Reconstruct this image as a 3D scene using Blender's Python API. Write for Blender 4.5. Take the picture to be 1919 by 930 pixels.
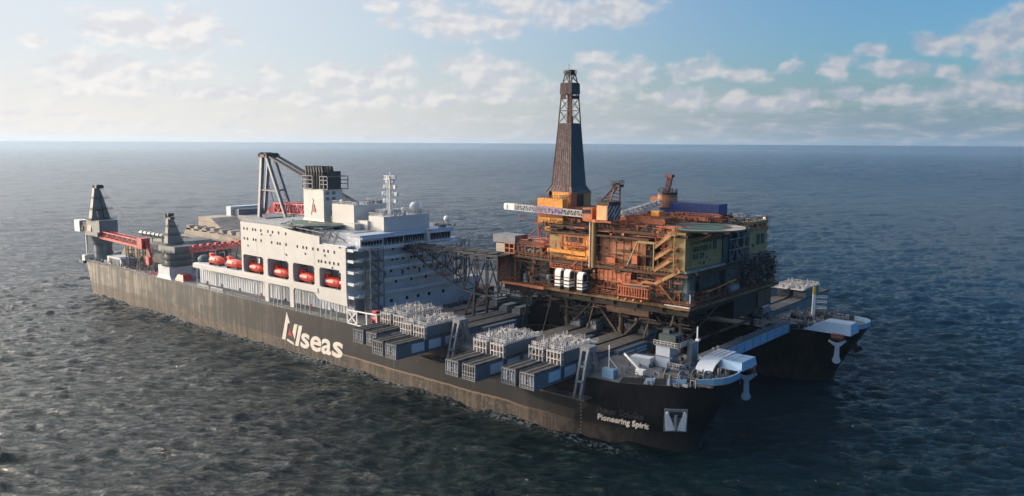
import bpy, math, random
import numpy as np
from mathutils import Vector, Matrix
R = math.radians
for o in list(bpy.data.objects): bpy.data.objects.remove(o)
sc = bpy.context.scene
COL = sc.collection

# ------------------------------------------------------------------ camera
cam = bpy.data.cameras.new('camera'); camo = bpy.data.objects.new('camera', cam); COL.objects.link(camo)
F = Vector((-0.64613339, 0.75212515, -0.12968962)); Rt = Vector((0.75806665, 0.65215537, 0.00532253)); U = Vector((-0.08858099, 0.09487431, 0.99154035))
M = Matrix((Rt, U, -F)).transposed().to_4x4(); M.translation = Vector((475.578, -244.316, 84.096))
camo.matrix_world = M
cam.sensor_width = 36; cam.lens = 36*1506.87/1919; cam.clip_start = 1; cam.clip_end = 300000
sc.camera = camo

# ------------------------------------------------------------------ sky and sun
SUN_EL, SUN_AZ = R(9.5), R(-113)        # azimuth measured from +Y towards +X
SUND = Vector((math.sin(SUN_AZ)*math.cos(SUN_EL), math.cos(SUN_AZ)*math.cos(SUN_EL), math.sin(SUN_EL)))
w = bpy.data.worlds.new('World'); sc.world = w; w.use_nodes = True
nt = w.node_tree; nt.nodes.clear()
class G:
    """tiny helper to write shader maths"""
    def __init__(s, nt): s.nt = nt
    def n(s, t, **k):
        x = s.nt.nodes.new(t)
        for a, b in k.items():
            if a == 'inp':
                for i, v in b.items():
                    if isinstance(v, bpy.types.NodeSocket): s.nt.links.new(v, x.inputs[i])
                    else: x.inputs[i].default_value = v
            else: setattr(x, a, b)
        return x
    def m(s, op, a, b=0.0, c=None, clamp=False):
        i = {0: a, 1: b}
        if c is not None: i[2] = c
        return s.n('ShaderNodeMath', operation=op, use_clamp=clamp, inp=i).outputs[0]
    def v(s, op, a, b=(0, 0, 0), c=None, out=0):
        i = {0: a, 1: b}
        if c is not None: i[2] = c
        return s.n('ShaderNodeVectorMath', operation=op, inp=i).outputs[out]
    def mix(s, f, a, b, t='MIX'):
        x = s.n('ShaderNodeMix', data_type='RGBA', blend_type=t)
        for i, v in ((0, f), (6, a), (7, b)):
            if isinstance(v, bpy.types.NodeSocket): s.nt.links.new(v, x.inputs[i])
            else: x.inputs[i].default_value = v if i == 0 else (tuple(v)+(1,))[:4]
        return x.outputs[2]
    def ss(s, x, a, b, lo=0.0, hi=1.0):
        return s.n('ShaderNodeMapRange', interpolation_type='SMOOTHSTEP', inp={0: x, 1: a, 2: b, 3: lo, 4: hi}).outputs[0]
    def noise(s, vec, scale, detail=4, rough=.55, dist=0.0):
        return s.n('ShaderNodeTexNoise', inp={'Vector': vec, 'Scale': scale, 'Detail': detail, 'Roughness': rough, 'Distortion': dist}).outputs[0]
g = G(nt)
sky = g.n('ShaderNodeTexSky', sky_type='NISHITA', sun_disc=False, sun_elevation=SUN_EL, sun_rotation=SUN_AZ, altitude=50, air_density=1.0, dust_density=1.6, ozone_density=2.5)
tc = g.n('ShaderNodeTexCoord').outputs['Generated']
xyz = g.n('ShaderNodeSeparateXYZ', inp={0: tc}).outputs
az = g.m('MULTIPLY', g.m('ARCTAN2', xyz[0], xyz[1]), 57.2958)
el = g.m('MULTIPLY', g.m('ARCSINE', xyz[2]), 57.2958)
p = g.n('ShaderNodeCombineXYZ', inp={0: az, 1: el}).outputs[0]
CL = [(-66.0,7.07,2.57,1.20),(-61.9,7.14,2.12,1.34),(-63.9,6.38,4.53,0.63),(-70.7,5.88,0.92,0.33),(-68.0,4.86,1.68,0.84),(-65.5,4.16,5.16,0.76),(-61.7,4.81,1.42,0.42),(-67.1,3.28,3.73,0.61),(-57.4,4.43,0.91,0.51),(-53.2,4.37,1.67,0.93),(-48.5,4.99,1.05,1.13),(-50.7,4.24,2.25,0.75),(-43.3,5.06,2.28,1.22),(-40.7,4.72,1.90,0.84),(-46.6,8.92,1.13,1.21),(-44.8,8.08,3.03,1.06),(-41.8,7.94,1.52,0.68),(-40.0,9.28,2.28,1.14),(-37.0,8.83,2.28,0.95),(-33.4,8.97,2.64,1.06),(-49.2,9.14,1.35,0.53),(-49.4,8.02,1.05,0.45),(-33.3,4.90,3.02,0.90),(-35.2,5.81,1.51,0.45),(-27.9,4.95,1.67,0.74),(-25.1,4.63,2.19,0.44),(-22.0,5.08,0.65,0.50),(-19.2,5.01,1.13,0.78),(-17.1,6.04,1.18,0.42),(-15.6,4.73,2.06,0.55),(-13.2,6.18,1.34,0.67),(-9.8,6.53,2.43,1.13),(-9.0,7.23,1.28,0.96),(-9.8,4.77,1.23,0.71),(-12.8,4.57,0.80,0.47),(-11.6,3.70,1.39,0.86),(-18.4,3.40,0.98,0.49),(-21.3,3.11,1.43,0.50),(-25.4,3.05,0.92,0.51),(-29.3,3.07,2.23,0.74),(-35.9,3.64,3.41,0.83),(-42.2,3.43,3.42,0.61),(-46.7,3.03,3.40,0.53),(-15.5,2.91,2.74,0.69),(-9.7,2.95,1.95,0.78),(-52.5,2.77,4.46,0.67),(-23.3,2.67,4.35,0.51),(-59.1,3.17,4.32,0.50)]
ymin = None
pn = g.v('MULTIPLY', p, (1, 1.5, 1))
wob = g.n('ShaderNodeTexNoise', inp={'Vector': pn, 'Scale': .42, 'Detail': 3, 'Roughness': .5}).outputs[1]
pw = g.v('ADD', p, g.v('MULTIPLY', g.v('SUBTRACT', wob, (.5, .5, .5)), (2.6, 1.2, 0)))
fld = None; hgt = None
for a, e, ra, re in CL:
    d = g.v('MULTIPLY', g.v('SUBTRACT', pw, (a, e, 0)), (1/(ra*1.2), 1/(re*1.25), 0))
    q = g.v('LENGTH', d, out=1)
    fld = q if fld is None else g.m('SMOOTH_MIN', fld, q, .25)
n1 = g.noise(pn, .8, 6, .5)
offs = g.v('ADD', pn, (-.3, .5, 0))
n2 = g.noise(offs, .55, 4, .45)
n3 = g.noise(pn, .55, 4, .45)
dens = g.m('ADD', g.m('SUBTRACT', 1.0, fld), g.m('MULTIPLY', g.m('SUBTRACT', n1, .5), 1.55))
mask = g.ss(dens, -.12, .6)
wisp = g.m('MULTIPLY', g.ss(g.noise(g.v('MULTIPLY', p, (.35, 1.6, 1)), .9, 6, .6), .42, .75), g.ss(el, 5.0, 1.0, 0, .75))
# how near the sun: clouds and haze whiter there
sun = g.v('DOT_PRODUCT', tc, tuple(SUND), out=1)
near = g.ss(sun, -.25, .8)
high = g.m('MULTIPLY', g.ss(g.noise(g.v('MULTIPLY', p, (.5, 1, 1)), .12, 6, .6), .42, .75), g.m('MULTIPLY', near, g.ss(el, 10, 16, 0, .6)))
allm = g.m('MAXIMUM', g.m('MULTIPLY', mask, .86), g.m('MAXIMUM', wisp, high))
lit = g.ss(g.m('SUBTRACT', n3, n2), -.12, .14)
K = 1/.12
def kc(*c): return tuple(x*K for x in c)
clc = g.mix(lit, g.mix(near, kc(.36, .42, .52), kc(.76, .76, .79)), g.mix(near, kc(.58, .57, .60), kc(.96, .93, .90)))
skyc = g.v('MULTIPLY', sky.outputs[0], g.mix(near, (.98, 1.46, 1.90), (1.25, 1.34, 1.62)))
hz = g.ss(el, 6.5, -.3, 0, .85)
hzc = g.mix(near, kc(.24, .35, .47), kc(.93, .88, .82))
skyc = g.mix(g.m('MULTIPLY', g.m('POWER', near, 1.4), .85), skyc, kc(.80, .84, .87))
s1 = g.mix(hz, skyc, hzc)
out = g.mix(allm, s1, clc)
# unseen thin bright cloud, added high on the sunward side to brighten the sea
added_veil = g.m('MULTIPLY', g.m('MULTIPLY', g.ss(el, 9, 22), g.ss(el, 70, 40)), g.ss(sun, .3, .85))
out = g.mix(added_veil, out, kc(3.7, 3.55, 3.4))
out = g.mix(g.ss(sun, .775, 1.0), out, kc(9.0, 8.2, 7.2))      # aureole round the low sun
bg = g.n('ShaderNodeBackground', inp={'Color': out, 'Strength': 0.12})
nt.links.new(bg.outputs[0], g.n('ShaderNodeOutputWorld').inputs[0])
w.cycles.sampling_method = 'MANUAL'; w.cycles.sample_map_resolution = 512

sl = bpy.data.lights.new('sun', 'SUN'); sl.energy = 3.9; sl.angle = R(.6); sl.color = (1, .77, .54)
so = bpy.data.objects.new('sun', sl); COL.objects.link(so); so.rotation_euler = SUND.to_track_quat('Z', 'Y').to_euler(); so.location = SUND*500

vs = sc.view_settings
vs.view_transform = 'Standard'; vs.look = 'None'; vs.exposure = 0.0; vs.gamma = 1; vs.use_curve_mapping = False
sc.cycles.max_bounces = 6; sc.cycles.transparent_max_bounces = 6; sc.cycles.volume_bounces = 0
sc.cycles.caustics_reflective = False; sc.cycles.caustics_refractive = False

# ------------------------------------------------------------------ materials
MATS = {}
def mat(name, col, rough=.6, metal=0.0, var=.18, scale=.35, rust=0.0, rcol=(.16, .06, .025), streak=0.0, scol=None, spec=.5, bump=0.0):
    m = bpy.data.materials.new(name); m.use_nodes = True; MATS[name] = m
    t = m.node_tree; b = t.nodes['Principled BSDF']; h = G(t)
    oc = h.n('ShaderNodeTexCoord').outputs['Object']
    a = h.noise(oc, scale, 6, .6)
    c = h.mix(h.ss(a, .3, .7), tuple(x*(1-var) for x in col), tuple(min(1, x*(1+var)) for x in col))
    if streak:
        st = h.noise(h.v('MULTIPLY', oc, (1.1, 1.1, .07)), 1.0, 5, .6)
        c = h.mix(h.m('MULTIPLY', h.ss(st, .5, .74), streak), c, scol or tuple(x*.45 for x in col))
    if rust:
        r1 = h.noise(oc, scale*2.3, 8, .68)
        k = .68-rust*.35
        c = h.mix(h.ss(r1, k, k+.12, 0, .9), c, rcol)
        st = h.noise(h.v('MULTIPLY', oc, (1.7, 1.7, .13)), 1.0, 6, .65)
        c = h.mix(h.ss(st, k, k+.2, 0, .8), c, tuple(x*.8 for x in rcol))
    t.links.new(c, b.inputs['Base Color'])
    b.inputs['Roughness'].default_value = rough; b.inputs['Metallic'].default_value = metal
    b.inputs['Specular IOR Level'].default_value = spec
    if bump:
        bp = h.n('ShaderNodeBump', inp={'Strength': bump, 'Distance': .2, 'Height': h.noise(oc, 1.3, 6, .6)})
        t.links.new(bp.outputs[0], b.inputs['Normal'])
    return m

# ------------------------------------------------------------------ mesh helpers
ORG = {}
STUFF = ('pipework', 'small_pipework', 'roof_equipment', 'top_equipment', 'antennas', 'roof_clutter', 'bridge_roof_equipment', 'hoses', 'hooks', 'bollards', 'casing', 'manifold', 'frames')     # tangles nobody could count
class MB:
    def __init__(s): s.v = []; s.f = []
    def add(s, vs, fs):
        k = len(s.v); s.v += [tuple(x) for x in vs]; s.f += [tuple(i+k for i in f) for f in fs]; return s
    def box(s, x0, x1, y0, y1, z0, z1):
        return s.add([(x0,y0,z0),(x1,y0,z0),(x1,y1,z0),(x0,y1,z0),(x0,y0,z1),(x1,y0,z1),(x1,y1,z1),(x0,y1,z1)],
                     [(0,3,2,1),(4,5,6,7),(0,1,5,4),(1,2,6,5),(2,3,7,6),(3,0,4,7)])
    def prism(s, pts, z0, z1, ax='z', pts2=None):
        n = len(pts); pts2 = pts2 or pts
        def P(p, z): return (p[0], p[1], z) if ax == 'z' else ((p[0], z, p[1]) if ax == 'y' else (z, p[0], p[1]))
        return s.add([P(p, z0) for p in pts]+[P(p, z1) for p in pts2],
                     [tuple(range(n))[::-1], tuple(range(n, 2*n))]+[(i, (i+1) % n, n+(i+1) % n, n+i) for i in range(n)])
    def bar(s, p, q, w=.3, h=None):
        p = Vector(p); q = Vector(q); d = (q-p)
        if d.length < 1e-6: return s
        d.normalize(); up = Vector((0,0,1)) if abs(d.z) < .95 else Vector((1,0,0))
        a = d.cross(up).normalized(); b = a.cross(d).normalized(); h = h or w
        a = a*w/2; b = b*h/2
        return s.add([p-a-b,p+a-b,p+a+b,p-a+b,q-a-b,q+a-b,q+a+b,q-a+b],[(0,3,2,1),(4,5,6,7),(0,1,5,4),(1,2,6,5),(2,3,7,6),(3,0,4,7)])
    def tube(s, p, q, r, n=10, r2=None):
        p = Vector(p); q = Vector(q); d = (q-p).normalized(); up = Vector((0,0,1)) if abs(d.z) < .95 else Vector((1,0,0))
        a = d.cross(up).normalized(); b = a.cross(d); r2 = r if r2 is None else r2
        vs = [c+(a*math.cos(t)+b*math.sin(t))*rr for c, rr in ((p, r), (q, r2)) for t in [2*math.pi*i/n for i in range(n)]]
        return s.add(vs, [tuple(range(n))[::-1], tuple(range(n, 2*n))]+[(i, (i+1) % n, n+(i+1) % n, n+i) for i in range(n)])
    def path(s, pts, r, n=8):
        for a, b in zip(pts, pts[1:]): s.tube(a, b, r, n)
        return s
    def rail(s, pts, h=1.2, sp=2.0, w=.1, mid=True):
        for a, b in zip(pts, pts[1:]):
            a = Vector(a); b = Vector(b); L = (b-a).length; n = max(1, round(L/sp))
            for i in range(n+1):
                c = a.lerp(b, i/n); s.bar(c, c+Vector((0,0,h)), w)
            for k in ((1, .5) if mid else (1,)): s.bar(a+Vector((0,0,h*k)), b+Vector((0,0,h*k)), w)
        return s
    def ball(s, c, r, n=10, m=7, sz=1.0, z0=-1.0):
        vs = []; fs = []
        for j in range(m+1):
            t = math.asin(z0)+(math.pi/2-math.asin(z0))*j/m
            for i in range(n):
                a = 2*math.pi*i/n; vs.append((c[0]+r*math.cos(t)*math.cos(a), c[1]+r*math.cos(t)*math.sin(a), c[2]+r*sz*math.sin(t)))
        for j in range(m):
            for i in range(n): fs.append((j*n+i, j*n+(i+1) % n, (j+1)*n+(i+1) % n, (j+1)*n+i))
        fs.append(tuple(range(n))[::-1])
        return s.add(vs, fs)
    def truss(s, p, q, w, h, n, r=.12, rb=None, top=True):
        """box lattice girder from p to q"""
        p = Vector(p); q = Vector(q); d = (q-p).normalized(); up = Vector((0,0,1)) if abs(d.z) < .95 else Vector((1,0,0))
        a = d.cross(up).normalized(); b = a.cross(d).normalized(); rb = rb or r*.7
        cs = [a*w/2*i+b*h/2*j for i, j in ((-1,-1),(1,-1),(1,1),(-1,1))]
        for c in cs: s.bar(p+c, q+c, r*2)
        for k in range(n):
            u = p.lerp(q, k/n); v = p.lerp(q, (k+1)/n)
            for i in range(4):
                c1, c2 = cs[i], cs[(i+1) % 4]
                s.bar(u+c1, v+c2, rb*2) if k % 2 else s.bar(u+c2, v+c1, rb*2)
                s.bar(v+c1, v+c2, rb*2)
        return s
    def ladder(s, p, q, w=.8):
        return s
    def stair(s, p, q, w=1.0):
        p = Vector(p); q = Vector(q); d = Vector((q.x-p.x, q.y-p.y, 0)).normalized(); a = Vector((-d.y, d.x, 0))*w/2
        for sgn in (-1, 1):
            s.bar(p+a*sgn, q+a*sgn, .12, .35); s.bar(p+a*sgn+Vector((0,0,1.1)), q+a*sgn+Vector((0,0,1.1)), .1)
            for k in range(4): c = p.lerp(q, k/3)+a*sgn; s.bar(c, c+Vector((0,0,1.1)), .08)
        n = max(3, int((q-p).length/.6))
        for k in range(n):
            c = p.lerp(q, (k+.5)/n); s.bar(c-a, c+a, .3, .08)
        return s
    def build(s, name, m, parent=None, label=None, smooth=False, loc=None):
        off = ORG.get(parent.name, Vector()) if parent else (Vector(loc) if loc else Vector())
        me = bpy.data.meshes.new(name)
        me.from_pydata([tuple(Vector(v)-off) for v in s.v], [], s.f); me.validate()
        me.materials.append(MATS[m] if isinstance(m, str) else m)
        if smooth:
            me.shade_smooth()
            try: me.set_sharp_from_angle(angle=R(35))
            except Exception: pass
        o = bpy.data.objects.new(name, me); COL.objects.link(o)
        if parent: o.parent = parent; ORG[o.name] = off
        elif loc: o.location = loc
        if label: o['label'] = label
        if name in STUFF: o['kind'] = 'stuff'
        return o
def B(*a): return MB().box(*a)
def tag(o, label, cat, group=None, kind=None):
    if label: o['label'] = label
    if cat: o['category'] = cat
    if group: o['group'] = group
    if kind: o['kind'] = kind
    return o
def thing(name, label, cat, loc=(0,0,0), group=None, rz=0.0):
    o = bpy.data.objects.new(name, None); COL.objects.link(o); o.location = loc; o.rotation_euler = (0,0,rz); o.empty_display_size = 2
    ORG[o.name] = Vector(loc)
    return tag(o, label, cat, group)
def kids(o): return [c for c in bpy.data.objects if c.parent == o]
def copy_tree(o, parent=None):
    c = o.copy(); COL.objects.link(c)
    if parent: c.parent = parent
    for k in kids(o): copy_tree(k, c)
    return c
def text(s, size, bold, m, name, parent, Mx, label=None, ext=.04, spacing=1.0):
    cu = bpy.data.curves.new(name, 'FONT'); cu.body = s; cu.size = size; cu.offset = bold; cu.extrude = ext; cu.space_character = spacing; cu.resolution_u = 4
    t = bpy.data.objects.new('t', cu); COL.objects.link(t); bpy.context.view_layer.update()
    me = bpy.data.meshes.new_from_object(t.evaluated_get(bpy.context.evaluated_depsgraph_get())); bpy.data.objects.remove(t)
    off = ORG[parent.name]
    me.transform(Matrix.Translation(-off) @ Mx); me.materials.clear(); me.materials.append(MATS[m])
    o = bpy.data.objects.new(name, me); COL.objects.link(o); o.parent = parent
    if label: o['label'] = label
    return o
def frame(origin, xdir, ydir):
    x = Vector(xdir).normalized(); y = Vector(ydir).normalized(); z = x.cross(y).normalized(); y = z.cross(x)
    Mx = Matrix((x, y, z)).transposed().to_4x4(); Mx.translation = Vector(origin); return Mx

# ------------------------------------------------------------------ sea
HAZE = 3.8e-5
def ocean(N, L, V, hs, seed, wd):
    rng = np.random.default_rng(seed)
    k1 = 2*np.pi*np.fft.fftfreq(N, L/N); kx, ky = np.meshgrid(k1, k1, indexing='ij'); k = np.hypot(kx, ky); k[0, 0] = 1e-6
    Lw = V*V/9.81; c = (kx*wd[0]+ky*wd[1])/k
    P = np.exp(-1/(k*Lw)**2)/k**4*(np.abs(c)**8*.88+.12)*np.exp(-(k*.35)**2); P[0, 0] = 0
    a = np.sqrt(P)*(rng.normal(size=(N, N))+1j*rng.normal(size=(N, N)))
    h = np.fft.ifft2(a); dx = np.real(np.fft.ifft2(-1j*kx/k*a)); dy = np.real(np.fft.ifft2(-1j*ky/k*a)); h = np.real(h)
    s = hs/4/h.std()
    return h*s, dx*s, dy*s
def samp(T, L, x, y):
    N = T.shape[0]; u = (x/L*N) % N; v = (y/L*N) % N; i = np.floor(u).astype(int) % N; j = np.floor(v).astype(int) % N; fu = u-np.floor(u); fv = v-np.floor(v)
    i2 = (i+1) % N; j2 = (j+1) % N
    return T[i,j]*(1-fu)*(1-fv)+T[i2,j]*fu*(1-fv)+T[i,j2]*(1-fu)*fv+T[i2,j2]*fu*fv
def spaced(lo, hi, st, gr, far):
    c = list(np.arange(lo, hi, st)); s = st; x = c[-1]; up = []
    while x < far: s *= gr; x += s; up.append(x)
    s = st; x = c[0]; dn = []
    while x > -far: s *= gr; x -= s; dn.append(x)
    return np.array(dn[::-1]+c+up)
def build_sea():
    xs = spaced(0, 600, .95, 1.02, 90000.); ys = spaced(-260, 150, .95, 1.02, 90000.)
    X, Y = np.meshgrid(xs, ys, indexing='ij')
    st = np.maximum(np.gradient(xs)[:, None], np.gradient(ys)[None, :])
    wd = (-.74, .67)
    H = np.zeros_like(X); DX = np.zeros_like(X); DY = np.zeros_like(X)
    for (N, L, V, hs, seed, ang, fade0, fade1) in ((512, 367., 4.9, .95, 3, .08, 6., 17.), (512, 171., 3.2, .72, 8, -.22, 2.0, 5.), (512, 1190., 8.5, 1.25, 5, .3, 30., 90.)):
        w_ = (math.cos(ang)*wd[0]-math.sin(ang)*wd[1], math.sin(ang)*wd[0]+math.cos(ang)*wd[1])
        h, dx, dy = ocean(N, L, V, hs, seed, w_)
        f = np.clip((fade1-st)/(fade1-fade0), 0, 1)
        H += f*samp(h, L, X, Y); DX += f*samp(dx, L, X, Y); DY += f*samp(dy, L, X, Y)
    X2 = X-.95*DX; Y2 = Y-.95*DY
    co = np.stack([X2, Y2, H], -1).reshape(-1, 3).astype(np.float32)
    nx, ny = X.shape
    idx = np.arange(nx*ny).reshape(nx, ny)
    q = np.stack([idx[:-1,:-1], idx[1:,:-1], idx[1:,1:], idx[:-1,1:]], -1).reshape(-1, 4).astype(np.int32)
    me = bpy.data.meshes.new('sea'); me.vertices.add(len(co)); me.vertices.foreach_set('co', co.ravel())
    me.loops.add(q.size); me.loops.foreach_set('vertex_index', q.ravel())
    me.polygons.add(len(q)); me.polygons.foreach_set('loop_start', np.arange(0, q.size, 4, dtype=np.int32)); me.polygons.foreach_set('use_smooth', np.ones(len(q), bool))
    me.update(); me.validate()
    o = bpy.data.objects.new('sea', me); COL.objects.link(o); o['kind'] = 'structure'
    m = bpy.data.materials.new('sea'); m.use_nodes = True; t = m.node_tree; b = t.nodes['Principled BSDF']; h = G(t)
    ps = h.n('ShaderNodeNewGeometry').outputs['Position']
    mp = h.n('ShaderNodeMapping', inp={'Vector': ps, 'Rotation': (0, 0, R(-48))}).outputs[0]
    mp = h.v('MULTIPLY', mp, (.42, 1.35, 1))
    f0 = h.noise(mp, 1.5, 5, .6, .3)
    f1 = h.noise(mp, .42, 7, .66, .5)
    f2 = h.noise(mp, .075, 6, .6, .3)
    f3 = h.noise(mp, .014, 6, .62, .2)
    far = h.ss(h.v('DISTANCE', ps, (330, 0, 0), out=1), 350, 2200)    # unresolved chop beyond the modelled waves
    hh = h.m('ADD', h.m('ADD', h.m('ADD', h.m('MULTIPLY', f0, .8), h.m('MULTIPLY', f1, 2.6)), h.m('MULTIPLY', f2, h.m('ADD', .8, h.m('MULTIPLY', far, 6)))), h.m('MULTIPLY', h.m('MULTIPLY', f3, 14.0), far))
    bp = h.n('ShaderNodeBump', inp={'Strength': .8, 'Distance': 1.0, 'Height': hh})
    t.links.new(bp.outputs[0], b.inputs['Normal'])
    z = h.n('ShaderNodeSeparateXYZ', inp={0: ps}).outputs[2]
    f4 = h.noise(ps, .45, 8, .72, .6); big = h.noise(ps, .02, 5, .6)
    foam = h.m('MULTIPLY', h.ss(h.m('ADD', h.m('MULTIPLY', z, .085), h.m('ADD', h.m('MULTIPLY', f4, .75), h.m('MULTIPLY', big, .4))), .745, .83), .75)
    sp = h.n('ShaderNodeSeparateXYZ', inp={0: ps}).outputs
    wash_glint = h.m('MULTIPLY', h.m('MULTIPLY', h.ss(sp[1], -69.5, -62.3), h.ss(sp[1], -61, -61.9)), h.m('MULTIPLY', h.ss(sp[0], -4, 4), h.ss(sp[0], 372, 340)))  # foam along the hull, also painting in reflections of its lit side
    foam = h.m('MAXIMUM', foam, h.m('MULTIPLY', wash_glint, h.ss(h.noise(ps, .8, 7, .7, .5), .46, .66, 0, .65)))
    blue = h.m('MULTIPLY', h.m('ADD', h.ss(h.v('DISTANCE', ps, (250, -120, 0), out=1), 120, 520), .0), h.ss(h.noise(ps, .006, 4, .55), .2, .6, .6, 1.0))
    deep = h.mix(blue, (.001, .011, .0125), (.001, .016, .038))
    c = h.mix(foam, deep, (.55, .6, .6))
    t.links.new(c, b.inputs['Base Color']); t.links.new(h.m('ADD', h.m('ADD', h.m('ADD', .10, h.m('MULTIPLY', far, .15)), h.m('MULTIPLY', h.m('SUBTRACT', h.noise(mp, .022, 7, .7, .5), .5), h.m('ADD', .06, h.m('MULTIPLY', far, .4)))), h.m('MULTIPLY', foam, .5), clamp=True), b.inputs['Roughness'])
    b.inputs['IOR'].default_value = 1.3
    me.materials.append(m)
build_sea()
# sea air: thin even haze
hz_ = bpy.data.meshes.new('haze'); bx = MB().box(-9000, 9500, -9500, 9000, -8, 125)
hz_.from_pydata(bx.v, [], bx.f); ho_ = bpy.data.objects.new('haze', hz_); COL.objects.link(ho_); ho_['kind'] = 'stuff'
hm_ = bpy.data.materials.new('haze'); hm_.use_nodes = True; t_ = hm_.node_tree; t_.nodes.clear()
pv_ = t_.nodes.new('ShaderNodeVolumePrincipled'); pv_.inputs['Density'].default_value = HAZE; pv_.inputs['Color'].default_value = (.5, .73, 1, 1); pv_.inputs['Anisotropy'].default_value = .35
t_.links.new(pv_.outputs[0], t_.nodes.new('ShaderNodeOutputMaterial').inputs['Volume']); hz_.materials.append(hm_)

# ------------------------------------------------------------------ paint and metal
def hull_mat():
    m = bpy.data.materials.new('hull_paint'); m.use_nodes = True; MATS['hull_paint'] = m
    t = m.node_tree; b = t.nodes['Principled BSDF']; h = G(t)
    oc = h.n('ShaderNodeTexCoord').outputs['Object']; s = h.n('ShaderNodeSeparateXYZ', inp={0: oc}).outputs
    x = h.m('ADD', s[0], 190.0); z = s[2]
    wear_glint = h.ss(x, 235, 25)                                     # older, chalked paint towards the stern, with sun glint painted in
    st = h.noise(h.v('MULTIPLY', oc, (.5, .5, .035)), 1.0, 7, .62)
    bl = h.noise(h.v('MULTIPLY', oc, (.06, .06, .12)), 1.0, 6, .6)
    base = h.mix(wear_glint, (.012, .012, .014), (.075, .076, .066))
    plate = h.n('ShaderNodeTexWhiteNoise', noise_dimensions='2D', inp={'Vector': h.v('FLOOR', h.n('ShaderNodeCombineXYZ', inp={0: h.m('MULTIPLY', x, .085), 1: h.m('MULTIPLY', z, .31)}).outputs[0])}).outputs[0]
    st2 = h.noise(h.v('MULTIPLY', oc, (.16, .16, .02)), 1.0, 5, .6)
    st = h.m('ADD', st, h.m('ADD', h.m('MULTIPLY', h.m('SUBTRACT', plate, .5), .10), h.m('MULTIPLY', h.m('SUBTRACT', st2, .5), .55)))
    dust_glint = h.m('MULTIPLY', h.m('MULTIPLY', h.ss(st, .38, .72), h.ss(bl, .3, .62)), h.m('ADD', .05, h.m('MULTIPLY', wear_glint, .95)))  # dust, stronger aft where the sun glint is painted
    c = h.mix(dust_glint, base, (.36, .31, .24))
    wl = h.m('ADD', z, h.m('ADD', h.m('MULTIPLY', h.m('SUBTRACT', bl, .5), 1.6), h.m('MULTIPLY', h.m('SUBTRACT', st, .5), .6)))
    lvl = h.m('ADD', 4.6, h.m('MULTIPLY', wear_glint, 1.6))
    tide = h.ss(h.m('SUBTRACT', lvl, wl), -.5, .6)
    scum = h.mix(h.ss(st, .35, .65), (.035, .031, .027), (.12, .09, .065))
    scum = h.mix(h.ss(h.noise(oc, .7, 8, .7), .5, .72, 0, .8), scum, (.22, .175, .13))
    c = h.mix(h.m('MULTIPLY', tide, h.ss(x, 385, 300, .06, .85)), c, scum)
    lip = h.m('MULTIPLY', h.m('MULTIPLY', h.ss(wl, 4.1, 4.5), h.ss(wl, 5.0, 4.6)), h.m('MULTIPLY', h.ss(x, 345, 300, 0, .6), h.ss(x, 190, 235)))
    c = h.mix(lip, c, (.34, .24, .15))
    rs = h.ss(h.noise(h.v('MULTIPLY', oc, (.35, .35, .02)), 1.0, 6, .7), .66, .76, 0, .8)
    c = h.mix(h.m('MULTIPLY', rs, wear_glint), c, (.33, .19, .09))
    t.links.new(c, b.inputs['Base Color']); b.inputs['Roughness'].default_value = .6; b.inputs['Specular IOR Level'].default_value = .3
    bp = h.n('ShaderNodeBump', inp={'Strength': .15, 'Distance': .3, 'Height': bl}); t.links.new(bp.outputs[0], b.inputs['Normal'])
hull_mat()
mat('white', (.54, .52, .485), .5, var=.06, scale=.12, rust=.02, rcol=(.42, .27, .16), streak=.12, scol=(.5, .44, .36))
mat('white_shade', (.56, .58, .60), .5, var=.08, streak=.22, scol=(.33, .33, .34))
mat('white_clean', (.75, .74, .70), .5, var=.05)
mat('deck_grey', (.10, .105, .11), .7, var=.3, scale=.15, rust=.12)
mat('roof_grey', (.26, .27, .27), .65, var=.15, scale=.1)
mat('heli_green', (.035, .075, .06), .7, var=.15, scale=.2)
mat('glass', (.015, .02, .03), .12, var=.05)
mat('window_dark', (.02, .022, .028), .6, var=.2, spec=.15)
mat('dark', (.02, .02, .022), .6, var=.3)
mat('funnel_black', (.018, .017, .016), .5, var=.3, streak=.3, scol=(.06, .045, .035))
mat('red', (.42, .035, .03), .5, var=.2, rust=.05)
mat('pinkred', (.55, .09, .09), .5, var=.2)
mat('orange', (.72, .055, .02), .4, var=.08)
mat('pale', (.72, .5, .42), .5, var=.1)
mat('steel', (.16, .17, .185), .55, var=.2, scale=.3, streak=.3)
mat('beam_blue', (.105, .128, .15), .5, var=.1, scale=.2, streak=.15)
mat('beam_top', (.075, .068, .062), .8, var=.35, scale=.4, rust=.25, rcol=(.10, .06, .04))
mat('shutter', (.46, .53, .60), .45, var=.05)
mat('rail_white', (.46, .44, .42), .5, var=.1)
mat('brown_dark', (.045, .03, .022), .7, var=.4, rust=.3)
mat('truss_dark', (.022, .021, .024), .6, var=.3, rust=.1)
mat('rusty', (.26, .09, .035), .75, var=.4, scale=.6, rust=.4, rcol=(.09, .035, .02))
mat('rust_dark', (.07, .034, .018), .8, var=.4, scale=.6, rust=.35, rcol=(.12, .045, .02))
mat('ochre_dark', (.17, .085, .02), .7, var=.4, rust=.3)
mat('lattice_white', (.27, .27, .27), .55, var=.15)
mat('brick_brown', (.36, .14, .06), .7, var=.25, scale=.4, rust=.15, rcol=(.13, .05, .03), streak=.4)
mat('stair_tan', (.36, .18, .07), .65, var=.3, rust=.15)
mat('underside_shade', (.014, .011, .009), .85, var=.4)  # near black, shade under the platform put into the colour
mat('peach', (.75, .38, .17), .5, var=.15)
mat('ochre', (.68, .27, .03), .6, var=.25, scale=.5, rust=.16, rcol=(.30, .10, .03), streak=.4, scol=(.35, .13, .03))
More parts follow.
